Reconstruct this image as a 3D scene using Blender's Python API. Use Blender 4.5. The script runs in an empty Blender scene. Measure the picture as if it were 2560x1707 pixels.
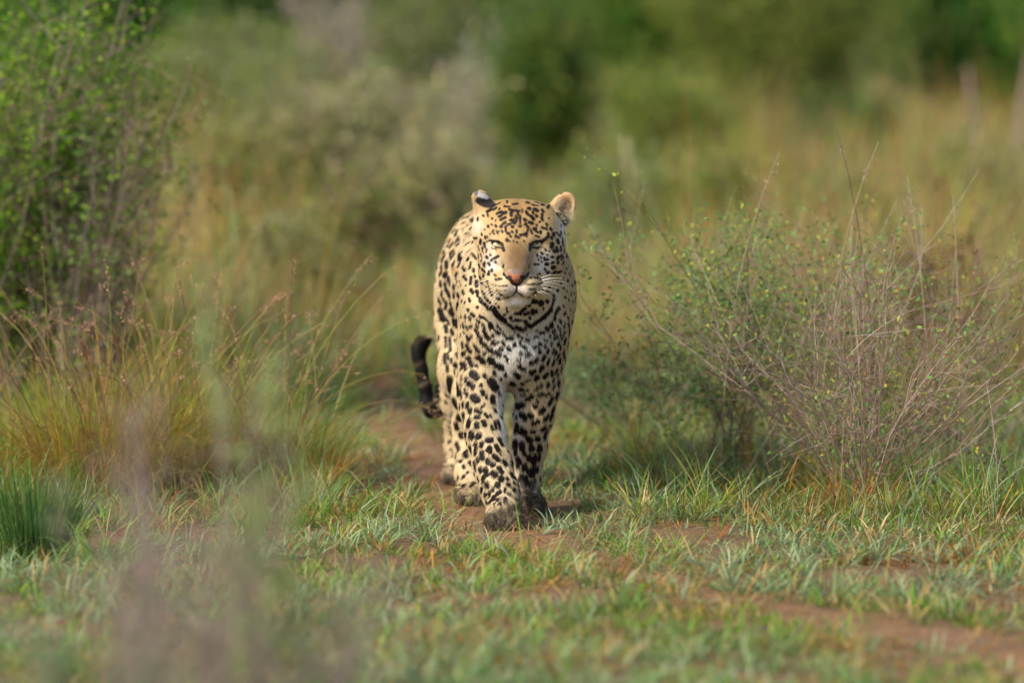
import bpy, math, random
import numpy as np
from mathutils import Vector, Matrix, Euler

# ------------------------------------------------------------------ camera, sky, sun, exposure
S = bpy.context.scene
COL = S.collection
rng = np.random.default_rng(7)
random.seed(7)
CAM_H, CAM_Y, F_PX, PITCH = 2.35, -20.0, 21700.0, math.radians(5.457)
cam_d = bpy.data.cameras.new("camera")
cam = bpy.data.objects.new("camera", cam_d)
COL.objects.link(cam)
cam.location = (0, CAM_Y, CAM_H)
cam.rotation_euler = (math.radians(90) - PITCH, 0, 0)
cam_d.sensor_width = 36.0
cam_d.lens = 36.0 * F_PX / 2560.0
cam_d.clip_start = 0.5
cam_d.clip_end = 3000
cam_d.dof.use_dof = True
cam_d.dof.focus_distance = 20.16
cam_d.dof.aperture_fstop = (cam_d.lens / 1000.0) / 0.148
S.camera = cam

SUN_EL, SUN_AZ = math.radians(36), math.radians(-128)   # azimuth measured from +Y towards +X
world = bpy.data.worlds.new("World")
S.world = world
world.use_nodes = True
wn = world.node_tree
sky = wn.nodes.new("ShaderNodeTexSky")
sky.sky_type = 'NISHITA'
sky.sun_disc = False
sky.sun_elevation = SUN_EL
sky.sun_rotation = SUN_AZ
sky.air_density = 1.0
sky.dust_density = 2.0
wn.links.new(sky.outputs[0], wn.nodes["Background"].inputs[0])
wn.nodes["Background"].inputs[1].default_value = 0.13
sun_d = bpy.data.lights.new("sun", 'SUN')
sun_d.energy = 3.3
sun_d.angle = math.radians(2.5)
sun_d.color = (1.0, 0.92, 0.78)
sun = bpy.data.objects.new("sun", sun_d)
COL.objects.link(sun)
sdir = Vector((math.sin(SUN_AZ) * math.cos(SUN_EL), math.cos(SUN_AZ) * math.cos(SUN_EL), math.sin(SUN_EL)))
sun.rotation_euler = sdir.to_track_quat('Z', 'Y').to_euler()
S.view_settings.view_transform = 'Standard'
S.view_settings.look = 'None'
S.view_settings.gamma = 1.0
S.view_settings.exposure = 0.62
S.cycles.use_denoising = True
S.cycles.max_bounces = 6
S.cycles.diffuse_bounces = 3
S.cycles.glossy_bounces = 2
S.cycles.transmission_bounces = 3
S.cycles.transparent_max_bounces = 4
S.cycles.sample_clamp_indirect = 4.0
S.cycles.caustics_reflective = False
S.cycles.caustics_refractive = False

# ------------------------------------------------------------------ helpers
FWD = np.array([0, math.cos(PITCH), -math.sin(PITCH)])
UP = np.array([0, math.sin(PITCH), math.cos(PITCH)])
CAMP = np.array([0, CAM_Y, CAM_H])

def W(px, py, y):
    """world point of depth y that the photograph shows at (px, py)"""
    d = FWD + np.array([1.0, 0, 0]) * (px - 1280) / F_PX - UP * (py - 853.5) / F_PX
    return CAMP + d * ((y - CAM_Y) / d[1])

def project(P):
    D = np.asarray(P) - CAMP
    z = D @ FWD
    return 1280 + F_PX * D[..., 0] / z, 853.5 - F_PX * (D @ UP) / z, z

def hz(x, y):
    """height of the ground"""
    x = np.asarray(x, float); y = np.asarray(y, float)
    h = 0.012 * np.sin(1.9 * x + 0.7 * y) * np.cos(1.3 * y - 0.6 * x) + 0.006 * np.sin(5.1 * x + 1.0) * np.sin(4.3 * y)
    far = np.clip((np.hypot(x, y) - 3) / 20, 0, 1)
    h = h + far * 0.05 * np.sin(0.35 * x + 1.3) * np.sin(0.28 * y + 0.4)
    near = np.exp(-((x / 0.25) ** 2 + ((y - 0.4) / 0.7) ** 2))
    return h * (1 - near)

def ground_at(px, py):
    """ground point that the photograph shows at (px, py)"""
    d = FWD + np.array([1.0, 0, 0]) * (px - 1280) / F_PX - UP * (py - 853.5) / F_PX
    p = CAMP + d * (CAM_H / -d[2])
    return p[0], p[1]

def link(o, parent=None):
    COL.objects.link(o)
    if parent is not None:
        o.parent = parent
        o.matrix_parent_inverse = Matrix.Identity(4)
        if parent.location.length > 0 and not o.get('_local'):
            pass
    return o

def tag(o, label=None, cat=None, group=None, kind=None):
    if label: o['label'] = label
    if cat: o['category'] = cat
    if group: o['group'] = group
    if kind: o['kind'] = kind
    return o

def empty(name, loc, label, cat, group=None):
    o = bpy.data.objects.new(name, None)
    o.empty_display_size = 0.1
    o.location = [float(v) for v in loc]
    COL.objects.link(o)
    return tag(o, label, cat, group)

def mesh_np(name, V, F, mat, col=None, parent=None, smooth=False, kind=None, origin=None):
    """one mesh object from numpy arrays; V in world space, made local to the parent's or its own origin"""
    V = np.asarray(V, np.float32).reshape(-1, 3)
    F = np.asarray(F, np.int32)
    if parent is not None:
        V = V - np.array(parent.location, np.float32)
    elif origin is not None:
        V = V - np.array(origin, np.float32)
    me = bpy.data.meshes.new(name)
    k = F.shape[1]
    me.vertices.add(len(V)); me.vertices.foreach_set('co', V.ravel())
    me.loops.add(F.size); me.loops.foreach_set('vertex_index', F.ravel())
    me.polygons.add(len(F)); me.polygons.foreach_set('loop_start', np.arange(0, F.size, k, dtype=np.int32))
    if smooth:
        me.polygons.foreach_set('use_smooth', np.ones(len(F), bool))
    me.update(calc_edges=True)
    if col is not None:
        a = me.color_attributes.new('col', 'FLOAT_COLOR', 'POINT')
        c = np.ones((len(V), 4), np.float32); c[:, :3] = col
        a.data.foreach_set('color', c.ravel())
    me.materials.append(mat)
    o = bpy.data.objects.new(name, me)
    COL.objects.link(o)
    if parent is not None:
        o.parent = parent
    elif origin is not None:
        o.location = [float(v) for v in origin]
    if kind: o['kind'] = kind
    return o

def unit(v):
    return v / np.maximum(np.linalg.norm(v, axis=-1, keepdims=True), 1e-9)

def blades(root, az, lean, curl, length, width, c0, c1, K=3, twist=None):
    """curved tapering grass blades. root (N,3); returns V, F, C"""
    n = len(root)
    V = np.zeros((n, (K + 1) * 2, 3)); C = np.zeros((n, (K + 1) * 2, 3))
    hd = np.stack([np.cos(az), np.sin(az), np.zeros(n)], 1)
    tw = rng.uniform(0, 2 * np.pi, n) if twist is None else twist
    side = np.stack([np.cos(az + 1.57 + 0.7 * np.sin(tw)), np.sin(az + 1.57 + 0.7 * np.sin(tw)), 0.25 * np.cos(tw)], 1)
    p = root.copy()
    for k in range(K + 1):
        t = k / K
        w = width * (1 - t) ** 0.7 * (0.65 + 0.7 * t) if k < K else width * 0.05
        V[:, 2 * k] = p - side * (w / 2)[:, None]
        V[:, 2 * k + 1] = p + side * (w / 2)[:, None]
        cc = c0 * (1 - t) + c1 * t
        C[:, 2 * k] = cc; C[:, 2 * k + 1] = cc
        ph = lean + curl * (k + 0.5) / K
        p = p + (hd * np.sin(ph)[:, None] + np.array([0, 0, 1.0]) * np.cos(ph)[:, None]) * (length / K)[:, None]
    b = (np.arange(n) * (K + 1) * 2)[:, None, None]
    f = np.array([[2 * k, 2 * k + 1, 2 * k + 3, 2 * k + 2] for k in range(K)])[None]
    return V.reshape(-1, 3), (b + f).reshape(-1, 4), C.reshape(-1, 3)

def tubes(P, R, col, sides=3):
    """P (N,K,3) polylines, R (N,K) radii, col (N,3) or (N,K,3)"""
    n, K, _ = P.shape
    T = np.gradient(P, axis=1); T = unit(T)
    ref = np.array([0.31, 0.87, 0.38])
    A = unit(np.cross(T, ref)); B = np.cross(T, A)
    ang = np.arange(sides) * 2 * np.pi / sides
    V = P[:, :, None] + R[:, :, None, None] * (A[:, :, None] * np.cos(ang)[None, None, :, None] + B[:, :, None] * np.sin(ang)[None, None, :, None])
    C = np.broadcast_to(col[:, None, None] if col.ndim == 2 else col[:, :, None], V.shape)
    f = []
    for k in range(K - 1):
        for s in range(sides):
            s2 = (s + 1) % sides
            f.append([k * sides + s, k * sides + s2, (k + 1) * sides + s2, (k + 1) * sides + s])
    b = (np.arange(n) * K * sides)[:, None, None]
    return V.reshape(-1, 3), (b + np.array(f)[None]).reshape(-1, 4), C.reshape(-1, 3)

def leaves(P, size, col, aspect=0.5, up=0.3):
    """diamond leaves, folded a little along the midrib"""
    n = len(P)
    d = unit(rng.normal(size=(n, 3)) + np.array([0, 0, up]))
    s = unit(np.cross(d, rng.normal(size=(n, 3))))
    nn = np.cross(d, s)
    L = size[:, None]
    V = np.stack([P, P + d * L * 0.5 + s * L * aspect / 2 + nn * L * 0.06, P + d * L, P + d * L * 0.5 - s * L * aspect / 2 + nn * L * 0.06], 1)
    return V.reshape(-1, 3), np.arange(4 * n).reshape(n, 4), np.repeat(col, 4, 0)

def merge(parts):
    Vs, Fs, Cs, b = [], [], [], 0
    for V, F, C in parts:
        Vs.append(V); Fs.append(F + b); Cs.append(C); b += len(V)
    return np.concatenate(Vs), np.concatenate(Fs), np.concatenate(Cs)

def pick(cols, n, jit=0.15):
    cols = np.array(cols, float)
    c = cols[rng.integers(0, len(cols), n)]
    return np.clip(c * (1 + rng.normal(0, jit, (n, 1))) * (1 + rng.normal(0, 0.05, (n, 3))), 0.004, 0.95)

# ------------------------------------------------------------------ materials
def nodes(name):
    m = bpy.data.materials.new(name); m.use_nodes = True
    return m, m.node_tree.nodes, m.node_tree.links, m.node_tree.nodes["Principled BSDF"]

def attr_mat(name, rough=0.6, trans=0.0, spec=0.3, noise=0.0, scale=40):
    m, N, L, b = nodes(name)
    at = N.new("ShaderNodeAttribute"); at.attribute_name = 'col'
    src = at.outputs['Color']
    if noise:
        nz = N.new("ShaderNodeTexNoise"); nz.inputs['Scale'].default_value = scale; nz.inputs['Detail'].default_value = 4
        tc = N.new("ShaderNodeTexCoord"); L.new(tc.outputs['Object'], nz.inputs['Vector'])
        mr = N.new("ShaderNodeMapRange"); mr.inputs['From Min'].default_value = 0.3; mr.inputs['From Max'].default_value = 0.7
        mr.inputs['To Min'].default_value = 1 - noise; mr.inputs['To Max'].default_value = 1 + noise
        L.new(nz.outputs['Fac'], mr.inputs['Value'])
        vm = N.new("ShaderNodeVectorMath"); vm.operation = 'SCALE'
        L.new(src, vm.inputs[0]); L.new(mr.outputs['Result'], vm.inputs['Scale'])
        src = vm.outputs[0]
    L.new(src, b.inputs['Base Color'])
    b.inputs['Roughness'].default_value = rough
    b.inputs['Specular IOR Level'].default_value = spec
    if trans:
        t = N.new("ShaderNodeBsdfTranslucent"); L.new(src, t.inputs['Color'])
        mx = N.new("ShaderNodeMixShader"); mx.inputs[0].default_value = trans
        L.new(b.outputs[0], mx.inputs[1]); L.new(t.outputs[0], mx.inputs[2])
        L.new(mx.outputs[0], N["Material Output"].inputs['Surface'])
    return m

M_BLADE = attr_mat("grass_blade", 0.6, 0.38, 0.14)
M_LEAF = attr_mat("leaf", 0.6, 0.42, 0.12)
M_TWIG = attr_mat("twig_bark", 0.85, 0, 0.1, 0.3, 60)
# ------------------------------------------------------------------ ground and path
def soil_material(name, base, dark, light, cover=None):
    m, N, L, b = nodes(name)
    tc = N.new("ShaderNodeTexCoord")
    def noise(scale, detail=6, rough=0.6):
        n = N.new("ShaderNodeTexNoise"); n.inputs['Scale'].default_value = scale
        n.inputs['Detail'].default_value = detail; n.inputs['Roughness'].default_value = rough
        L.new(tc.outputs['Object'], n.inputs['Vector']); return n
    n1, n2, n3 = noise(2.2), noise(14), noise(90, 8, 0.7)
    r = N.new("ShaderNodeValToRGB"); e = r.color_ramp.elements
    e[0].position, e[0].color = 0.32, (*dark, 1); e[1].position, e[1].color = 0.72, (*light, 1)
    k = r.color_ramp.elements.new(0.5); k.color = (*base, 1)
    mix = N.new("ShaderNodeMath"); mix.operation = 'MULTIPLY_ADD'; mix.inputs[1].default_value = 0.5
    L.new(n2.outputs['Fac'], mix.inputs[0])
    h = N.new("ShaderNodeMath"); h.operation = 'MULTIPLY'; h.inputs[1].default_value = 0.5
    L.new(n3.outputs['Fac'], h.inputs[0]); L.new(h.outputs[0], mix.inputs[2])
    L.new(mix.outputs[0], r.inputs['Fac'])
    src = r.outputs['Color']
    if cover:
        r2 = N.new("ShaderNodeValToRGB"); e = r2.color_ramp.elements
        e[0].position, e[0].color = 0.42, (0, 0, 0, 1); e[1].position, e[1].color = 0.6, (1, 1, 1, 1)
        L.new(n1.outputs['Fac'], r2.inputs['Fac'])
        mc = N.new("ShaderNodeMix"); mc.data_type = 'RGBA'; mc.inputs['B'].default_value = (*cover, 1)
        L.new(r2.outputs['Color'], mc.inputs['Factor']); L.new(src, mc.inputs['A'])
        src = mc.outputs['Result']
    L.new(src, b.inputs['Base Color'])
    b.inputs['Roughness'].default_value = 0.92
    b.inputs['Specular IOR Level'].default_value = 0.15
    bp = N.new("ShaderNodeBump"); bp.inputs['Strength'].default_value = 0.7; bp.inputs['Distance'].default_value = 0.012
    L.new(mix.outputs[0], bp.inputs['Height']); L.new(bp.outputs[0], b.inputs['Normal'])
    return m

M_GROUND = soil_material("ground_soil", (0.20, 0.115, 0.062), (0.11, 0.065, 0.036), (0.29, 0.18, 0.10), (0.17, 0.11, 0.06))
M_PATH = soil_material("bare_red_soil", (0.245, 0.135, 0.078), (0.145, 0.082, 0.050), (0.34, 0.20, 0.125))

def grid_mesh(name, xs, ys, zf, mat, col=None):
    X, Y = np.meshgrid(xs, ys)
    V = np.stack([X, Y, zf(X, Y)], -1).reshape(-1, 3)
    nx, ny = len(xs), len(ys)
    i = np.arange((ny - 1) * nx).reshape(ny - 1, nx)[:, :-1].ravel()
    F = np.stack([i, i + 1, i + nx + 1, i + nx], 1)
    return mesh_np(name, V, F, mat, smooth=True)

def spaced(lo, hi, step, far):
    core = np.arange(lo, hi, step)
    out = [hi]; s = step
    while out[-1] < far: s *= 1.35; out.append(out[-1] + s)
    out2 = [lo - step]; s = step
    while out2[-1] > -far: s *= 1.35; out2.append(out2[-1] - s)
    return np.array(out2[::-1] + list(core) + out)

tag(grid_mesh("ground", spaced(-4, 4, 0.08, 1500), spaced(-6, 26, 0.09, 1500), hz, M_GROUND), kind='structure')

path_px = [(2900, 1700), (2560, 1640), (2350, 1600), (2050, 1545), (1800, 1495), (1600, 1440), (1440, 1385), (1310, 1345),
           (1230, 1300), (1165, 1240), (1100, 1170), (1040, 1110), (985, 1060), (960, 1000), (975, 940), (1010, 890), (1060, 840)]
PATH = np.array([ground_at(*p) for p in path_px])
PATHW = np.array([.22, .20, .17, .12, .06, .035, .055, .12, .11, .09, .08, .09, .08, .03, .03, .03, .03])
def path_dist(x, y):
    """distance to the middle of the path, in path half-widths"""
    x = np.asarray(x, float); best = np.full(x.shape, 1e9)
    for a, b, wa, wb in zip(PATH[:-1], PATH[1:], PATHW[:-1], PATHW[1:]):
        ab = b - a
        t = np.clip(((x - a[0]) * ab[0] + (y - a[1]) * ab[1]) / (ab @ ab), 0, 1)
        d = np.hypot(x - a[0] - t * ab[0], y - a[1] - t * ab[1]) / (wa + (wb - wa) * t)
        best = np.minimum(best, d)
    return best

# the path: a strip of ragged width laid over the ground
tt = np.linspace(0, len(PATH) - 1, 140)
cx = np.interp(tt, np.arange(len(PATH)), PATH[:, 0]); cy = np.interp(tt, np.arange(len(PATH)), PATH[:, 1])
cw = np.interp(tt, np.arange(len(PATH)), PATHW)
tx, ty = np.gradient(cx), np.gradient(cy); tl = np.hypot(tx, ty); tx /= tl; ty /= tl
for _ in range(3):
    tx[1:-1] = (tx[:-2] + tx[1:-1] + tx[2:]) / 3; ty[1:-1] = (ty[:-2] + ty[1:-1] + ty[2:]) / 3
V = []
nw = 9
for i in range(len(tt)):
    wl = cw[i] * (1.25 + 0.25 * math.sin(i * 1.7) + 0.2 * math.sin(i * 0.63 + 2)); wr = cw[i] * (1.25 + 0.25 * math.sin(i * 1.3 + 1) + 0.2 * math.sin(i * 0.51))
    for j in range(nw):
        s = j / (nw - 1) * 2 - 1
        o = s * (wl if s < 0 else wr)
        x, y = cx[i] - ty[i] * o, cy[i] + tx[i] * o
        V.append((x, y, float(hz(x, y)) + 0.0045 - 0.012 * abs(s) ** 4))
i = np.arange((len(tt) - 1) * nw).reshape(-1, nw)[:, :-1].ravel()
F = np.stack([i, i + nw, i + nw + 1, i + 1], 1)
tag(mesh_np("path", V, F, M_PATH, smooth=True), kind='structure')
# ------------------------------------------------------------------ vegetation
GLAUC = [(.23, .36, .155), (.31, .42, .22), (.20, .32, .10), (.38, .47, .28)]
GREEN = [(.16, .31, .03), (.22, .37, .045), (.12, .25, .025)]
STRAW = [(.50, .35, .13), (.38, .24, .085), (.56, .43, .20)]
RUST = [(.42, .17, .03), (.54, .26, .055), (.32, .14, .04)]
DULL = [(.28, .29, .11), (.34, .32, .15), (.23, .26, .09), (.35, .27, .16)]
YGREEN = [(.34, .42, .035), (.44, .46, .05), (.26, .36, .03)]

def patch(x, y, f=1.0, s=0.0):
    return .5 + .25 * np.sin(2.1 * f * x + 1.3 * f * y + s) + .25 * np.sin(-1.7 * f * x + 2.9 * f * y + 2.3 * s + 1)

def wedge(n, y0, y1, k=.062, pad=.35, power=1.0):
    y = y0 + (y1 - y0) * rng.random(n) ** power
    x = rng.uniform(-1, 1, n) * (k * (y + 20) * 1.25 + pad)
    return x, y

def tuft_field(name, x, y, per, lean, length, width, palettes, weights, K, mat, spread=.02, up=.012, kind='stuff', curl=(.2, 1.1), groundlift=0):
    """tufts of blades at (x, y); palettes chosen tuft by tuft"""
    n = len(x)
    which = np.array([rng.choice(len(palettes), p=w / w.sum()) for w in weights]) if weights.ndim == 2 else rng.choice(len(palettes), n, p=weights / weights.sum())
    tc = np.array([palettes[w][rng.integers(0, len(palettes[w]))] for w in which]) * rng.uniform(.8, 1.2, (n, 1))
    ti = np.repeat(np.arange(n), per)
    m = len(ti)
    az = rng.uniform(0, 2 * np.pi, m)
    rr = spread * np.sqrt(rng.random(m))
    bx = x[ti] + rr * np.cos(az + rng.normal(0, .5, m)); by = y[ti] + rr * np.sin(az)
    root = np.stack([bx, by, hz(bx, by) - .002 + groundlift], 1)
    sc = (rng.uniform(.55, 1.45, n) * (.75 + .55 * patch(x, y, 4.1, 3.)))[ti]
    L = rng.uniform(*length, m) * sc; Wd = rng.uniform(*width, m)
    c = tc[ti] * (1 + rng.normal(0, .14, (m, 1)))
    dead = rng.random(m) < .12
    c[dead] = np.array(STRAW)[rng.integers(0, 3, dead.sum())]
    c = np.clip(c, .01, .8)
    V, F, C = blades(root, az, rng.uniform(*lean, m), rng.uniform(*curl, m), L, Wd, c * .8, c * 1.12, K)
    return tag(mesh_np(name, V, F, mat, C), kind=kind)

# short blue-green grass close to the trail
def thin_by_path(x, y, strength=1.0, base=.04):
    d = path_dist(x, y) + 1.1 * (patch(x, y, 5.0, .7) - .5) + .8 * (patch(x, y, 13.0, 2.) - .5)
    keep_p = np.clip((d - .75) / .6, 0, 1) * (1 - base) + base
    bald = np.clip((patch(x, y, 2.6, 3.1) * .6 + patch(x, y, 6.3, 1.) * .4 - .22) / .2, 0, 1)
    return rng.random(len(x)) < keep_p * (.15 + .85 * bald)

x, y = wedge(19500, -4.6, 4.2)
k = thin_by_path(x, y); x, y = x[k], y[k]
pp = patch(x, y, 1.6, .3)
w = np.stack([.60 + 1.3 * (pp > .45), .30 + .9 * (pp <= .45), .16 + .5 * (patch(x, y, 4.3, 2.) > .7), .08 + .7 * (patch(x, y, 3.1, 5.) > .68)], 1)
w[:, 1] += np.clip((-1.2 - y) * .35, 0, .8)
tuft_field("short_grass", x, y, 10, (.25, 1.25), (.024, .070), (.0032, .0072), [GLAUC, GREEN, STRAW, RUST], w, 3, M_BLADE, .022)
x, y = wedge(1700, -4.2, 2.6)
k = thin_by_path(x, y); x, y = x[k], y[k]
w = np.tile([.5, .4, .12, .1], (len(x), 1))
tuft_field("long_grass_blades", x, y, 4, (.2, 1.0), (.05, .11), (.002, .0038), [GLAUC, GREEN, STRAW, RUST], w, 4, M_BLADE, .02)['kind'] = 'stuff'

n = 3600
x = np.concatenate([rng.uniform(.28, 1.75, n * 2 // 3), rng.uniform(-1.75, -.42, n // 3)]); y = np.concatenate([rng.uniform(.05, 3.2, n * 2 // 3), rng.uniform(.2, 3.2, n // 3)])
k = (path_dist(x, y) > 1.3) & (rng.random(n) < .25 + .75 * patch(x, y, 2.3, 1.)); x, y = x[k], y[k]
w = np.stack([.9 + 0 * x, .6 + 0 * x, .16 + 0 * x, .12 + .2 * patch(x, y, 3., 2.), .3 + 0 * x], 1)
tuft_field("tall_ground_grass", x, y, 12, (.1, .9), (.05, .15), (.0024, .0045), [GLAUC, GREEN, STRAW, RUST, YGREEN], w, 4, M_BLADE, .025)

# dry straw and broken stems lying on the soil
n = 42000
x, y = wedge(n, -4.6, 4.0)
root = np.stack([x, y, hz(x, y) + rng.uniform(.005, .012, n)], 1)
V, F, C = blades(root, rng.uniform(0, 6.28, n), rng.uniform(1.35, 1.56, n), rng.uniform(-.15, .1, n), rng.uniform(.012, .06, n), rng.uniform(.001, .0032, n),
                 pick(STRAW + RUST + [(.16, .10, .06), (.22, .15, .09)], n), pick(STRAW + RUST, n), 2)
tag(mesh_np("dry_grass_litter", V, F, M_BLADE, C), kind='stuff')
n = 2600
t_ = rng.random(n) * (len(PATH) - 1); x = np.interp(t_, np.arange(len(PATH)), PATH[:, 0]) + rng.normal(0, .13, n); y = np.interp(t_, np.arange(len(PATH)), PATH[:, 1]) + rng.normal(0, .12, n)
root = np.stack([x, y, hz(x, y) + rng.uniform(.005, .010, n)], 1)
V, F, C = blades(root, rng.uniform(0, 6.28, n), rng.uniform(1.2, 1.55, n), rng.uniform(-.3, .2, n), rng.uniform(.03, .10, n), rng.uniform(.0015, .0035, n), pick(STRAW + RUST, n), pick(STRAW, n), 3)
tag(mesh_np("trampled_straw_litter", V, F, M_BLADE, C), kind='stuff')
# clods and small stones of the trail
n = 5000
x, y = wedge(n, -4.5, 4.0)
s = rng.uniform(.0015, .006, n) * rng.random(n) ** .5
oct_ = np.array([[1, 0, 0], [0, 1, 0], [-1, 0, 0], [0, -1, 0], [0, 0, .8], [0, 0, -.8]], float)
V = (np.stack([x, y, hz(x, y) + .004], 1)[:, None] + oct_[None] * s[:, None, None] * rng.uniform(.6, 1.3, (n, 6, 1))).reshape(-1, 3)
fo = np.array([[0, 1, 4], [1, 2, 4], [2, 3, 4], [3, 0, 4], [1, 0, 5], [2, 1, 5], [3, 2, 5], [0, 3, 5]])
F = (np.arange(n) * 6)[:, None, None] + fo[None]
tag(mesh_np("soil_crumbs", V, F.reshape(-1, 3), attr_mat("crumb", .9, 0, .1), np.repeat(pick([(.24, .13, .075), (.15, .085, .05), (.30, .19, .12)], n), 6, 0)), kind='stuff')

# mid-distance meadow
x, y = wedge(11500, 3.4, 14.5, power=1.1)
k = thin_by_path(x, y, base=.15); x, y = x[k], y[k]
x, y = x, y; pp = patch(x, y, .8, 1.0); right = np.clip(x / 1.2, 0, 1)
w = np.stack([.45 + .3 * pp, .40 + .3 * (1 - pp), .35 + .25 * right, .16 + .28 * pp, .10 + 0 * pp, .5 + 0 * pp], 1)
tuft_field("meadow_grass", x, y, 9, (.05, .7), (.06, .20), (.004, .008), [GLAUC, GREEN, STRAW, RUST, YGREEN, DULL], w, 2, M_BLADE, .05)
x, y = wedge(5200, 14.5, 30)
w = np.tile([.3, .6, .12, .06, .05, .7], (len(x), 1))
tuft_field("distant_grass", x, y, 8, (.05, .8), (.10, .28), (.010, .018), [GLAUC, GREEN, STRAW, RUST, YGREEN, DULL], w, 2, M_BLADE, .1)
# tall flowering grass on both sides behind the leopard
n = 2300
x, y = wedge(n * 3, 3.2, 10.5)
side = ((x > .38 + .02 * y) | (x < -.42 - .03 * y)) & (rng.random(len(x)) < np.where(x > 0, 1.0, .55)) & (patch(x, y, 1.7, 4.) > .3)
x, y = x[side][:n], y[side][:n]
w = np.tile([.22, .25, .42, .36, .16, .5], (len(x), 1)); w[:, 3] += .5 * (patch(x, y, 1.1, 2.) > .6)
tuft_field("tall_meadow_grass", x, y, 12, (.0, .35), (.16, .42), (.0035, .006), [GLAUC, GREEN, STRAW, RUST, YGREEN, DULL], w, 3, M_BLADE, .05)

# ------------------------------------------------------------------ tussocks with seed heads
def seed_head(p, d, L, n, col):
    """a drooping spike of small spikelets along the end of a stalk"""
    t = rng.random(n)
    P = p[None] + d[None] * (t * L)[:, None] + rng.normal(0, .0028, (n, 3)) - np.array([0, 0, 1.]) * (t ** 2 * L * .25)[:, None]
    return leaves(P, rng.uniform(.005, .010, n), np.clip(np.array(col) * rng.uniform(.75, 1.3, (n, 1)), 0, .8), .35, .1)

def arc(base, az, lean, curl, L, K=9):
    p = np.array(base, float); pts = [p.copy()]
    for k in range(K - 1):
        ph = lean + curl * (k / (K - 1)) ** 1.6
        p = p + np.array([math.cos(az) * math.sin(ph), math.sin(az) * math.sin(ph), math.cos(ph)]) * L / (K - 1)
        pts.append(p.copy())
    return np.array(pts)

def tussock(name, label, x, y, r, nb, length, cols_hi, cols_lo, stalks, group=None, width=(.0018, .0036), lean=(.0, .8), cat="tussock", headcol=(.46, .26, .17), curl=(.3, 1.9)):
    z = float(hz(x, y))
    t = empty(name, (x, y, z), label, cat, group)
    az = rng.uniform(0, 6.28, nb); rr = r * np.sqrt(rng.random(nb))
    root = np.stack([x + rr * np.cos(az), y + rr * np.sin(az), np.full(nb, z - .002)], 1)
    c1 = pick(cols_hi, nb); c0 = pick(cols_lo, nb)
    V, F, C = blades(root, az + rng.normal(0, .5, nb), rng.uniform(*lean, nb), rng.uniform(*curl, nb), rng.uniform(*length, nb), rng.uniform(*width, nb), c0, c1, 5)
    tag(mesh_np("leaf_blades", V, F, M_BLADE, C, t), kind='stuff')
    for s in stalks:
        a, ln, cu, L, col = s
        base = (x + rng.normal(0, r * .4), y + rng.normal(0, r * .4), z)
        pts = arc(base, a, ln, cu, L)
        V, F, C = tubes(pts[None], np.linspace(.0017, .0008, 9)[None], np.array([col]), 4)
        st = mesh_np("stalk", V, F, M_BLADE, C, t)
        d = unit(pts[-1] - pts[-2])
        V, F, C = seed_head(pts[-2], d, .07 + .05 * rng.random(), 26, headcol)
        h = mesh_np("seed_head", V - np.array(t.location), F, M_BLADE, C)
        h.parent = st; h['kind'] = 'stuff'
    return t

def rstalks(n, az=(0, 6.28), lean=(.05, .5), curl=(.2, 1.2), L=(.4, .65)):
    return [(rng.uniform(*az), rng.uniform(*lean), rng.uniform(*curl), rng.uniform(*L), pick([(.34, .33, .10), (.40, .30, .14), (.26, .16, .10)], 1)[0]) for _ in range(n)]

G1 = "grass tussocks left of the leopard"
bx, by = ground_at(250, 1225)
tussock("grass_tussock", "tall yellow-green grass tussock with rusty base below the leafy bush", bx, by, .17, 1150, (.18, .50), YGREEN + YGREEN + STRAW + GREEN + RUST + RUST, RUST + RUST + RUST + GREEN,
        rstalks(46, L=(.40, .68), lean=(.0, .75), curl=(.0, 1.3)), G1)
bx, by = ground_at(440, 1215)
tussock("grass_tussock", "tall yellow-green grass tussock right behind the blurred pale green plume", bx, by, .17, 1150, (.18, .48), YGREEN + STRAW + RUST + GREEN, RUST + RUST + YGREEN,
        rstalks(44, L=(.38, .66), lean=(.0, .75), curl=(.0, 1.3)), G1)
bx, by = ground_at(690, 1215)
tussock("grass_tussock", "loose grass tussock arching its long stalks towards the leopard's tail", bx, by, .12, 560, (.14, .42), YGREEN + GREEN + GLAUC, GREEN + RUST,
        rstalks(18, L=(.36, .60), lean=(.0, .7)) + [(.15, .35, .7, .66, (.36, .36, .10)), (-.1, .45, .9, .60, (.36, .36, .10)), (.2, .5, 1.5, .52, (.36, .30, .10)), (0., .6, 1.7, .46, (.36, .28, .12)), (.3, .3, .5, .62, (.40, .36, .14))], G1)
bx, by = ground_at(800, 1235)
tussock("grass_tussock", "small rust-tinged grass tuft between the tall tussocks and the trail", bx, by, .06, 170, (.08, .22), YGREEN + RUST, RUST + GREEN, rstalks(4, L=(.22, .34)), G1)
bx, by = ground_at(70, 1200)
tussock("grass_tussock", "olive grass tussock at the left edge below the leafy bush", bx, by, .14, 620, (.14, .40), GREEN + YGREEN, GREEN + RUST, rstalks(8, L=(.35, .55)), G1)
bx, by = ground_at(85, 1395)
tussock("green_tussock", "dense dark green grass clump low at the left edge", bx, by, .075, 420, (.12, .27), [(.06, .15, .03), (.08, .19, .04), (.10, .22, .05)], [(.04, .09, .02), (.06, .12, .03)], [],
        None, (.003, .005), (.0, .35), curl=(.05, .6))
bx, by = ground_at(260, 1420)
tussock("green_tussock", "smaller mid green grass clump beside the dark one", bx, by, .06, 160, (.07, .17), GREEN + GLAUC, GREEN, [], None, (.003, .005), (.1, .6))

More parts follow.
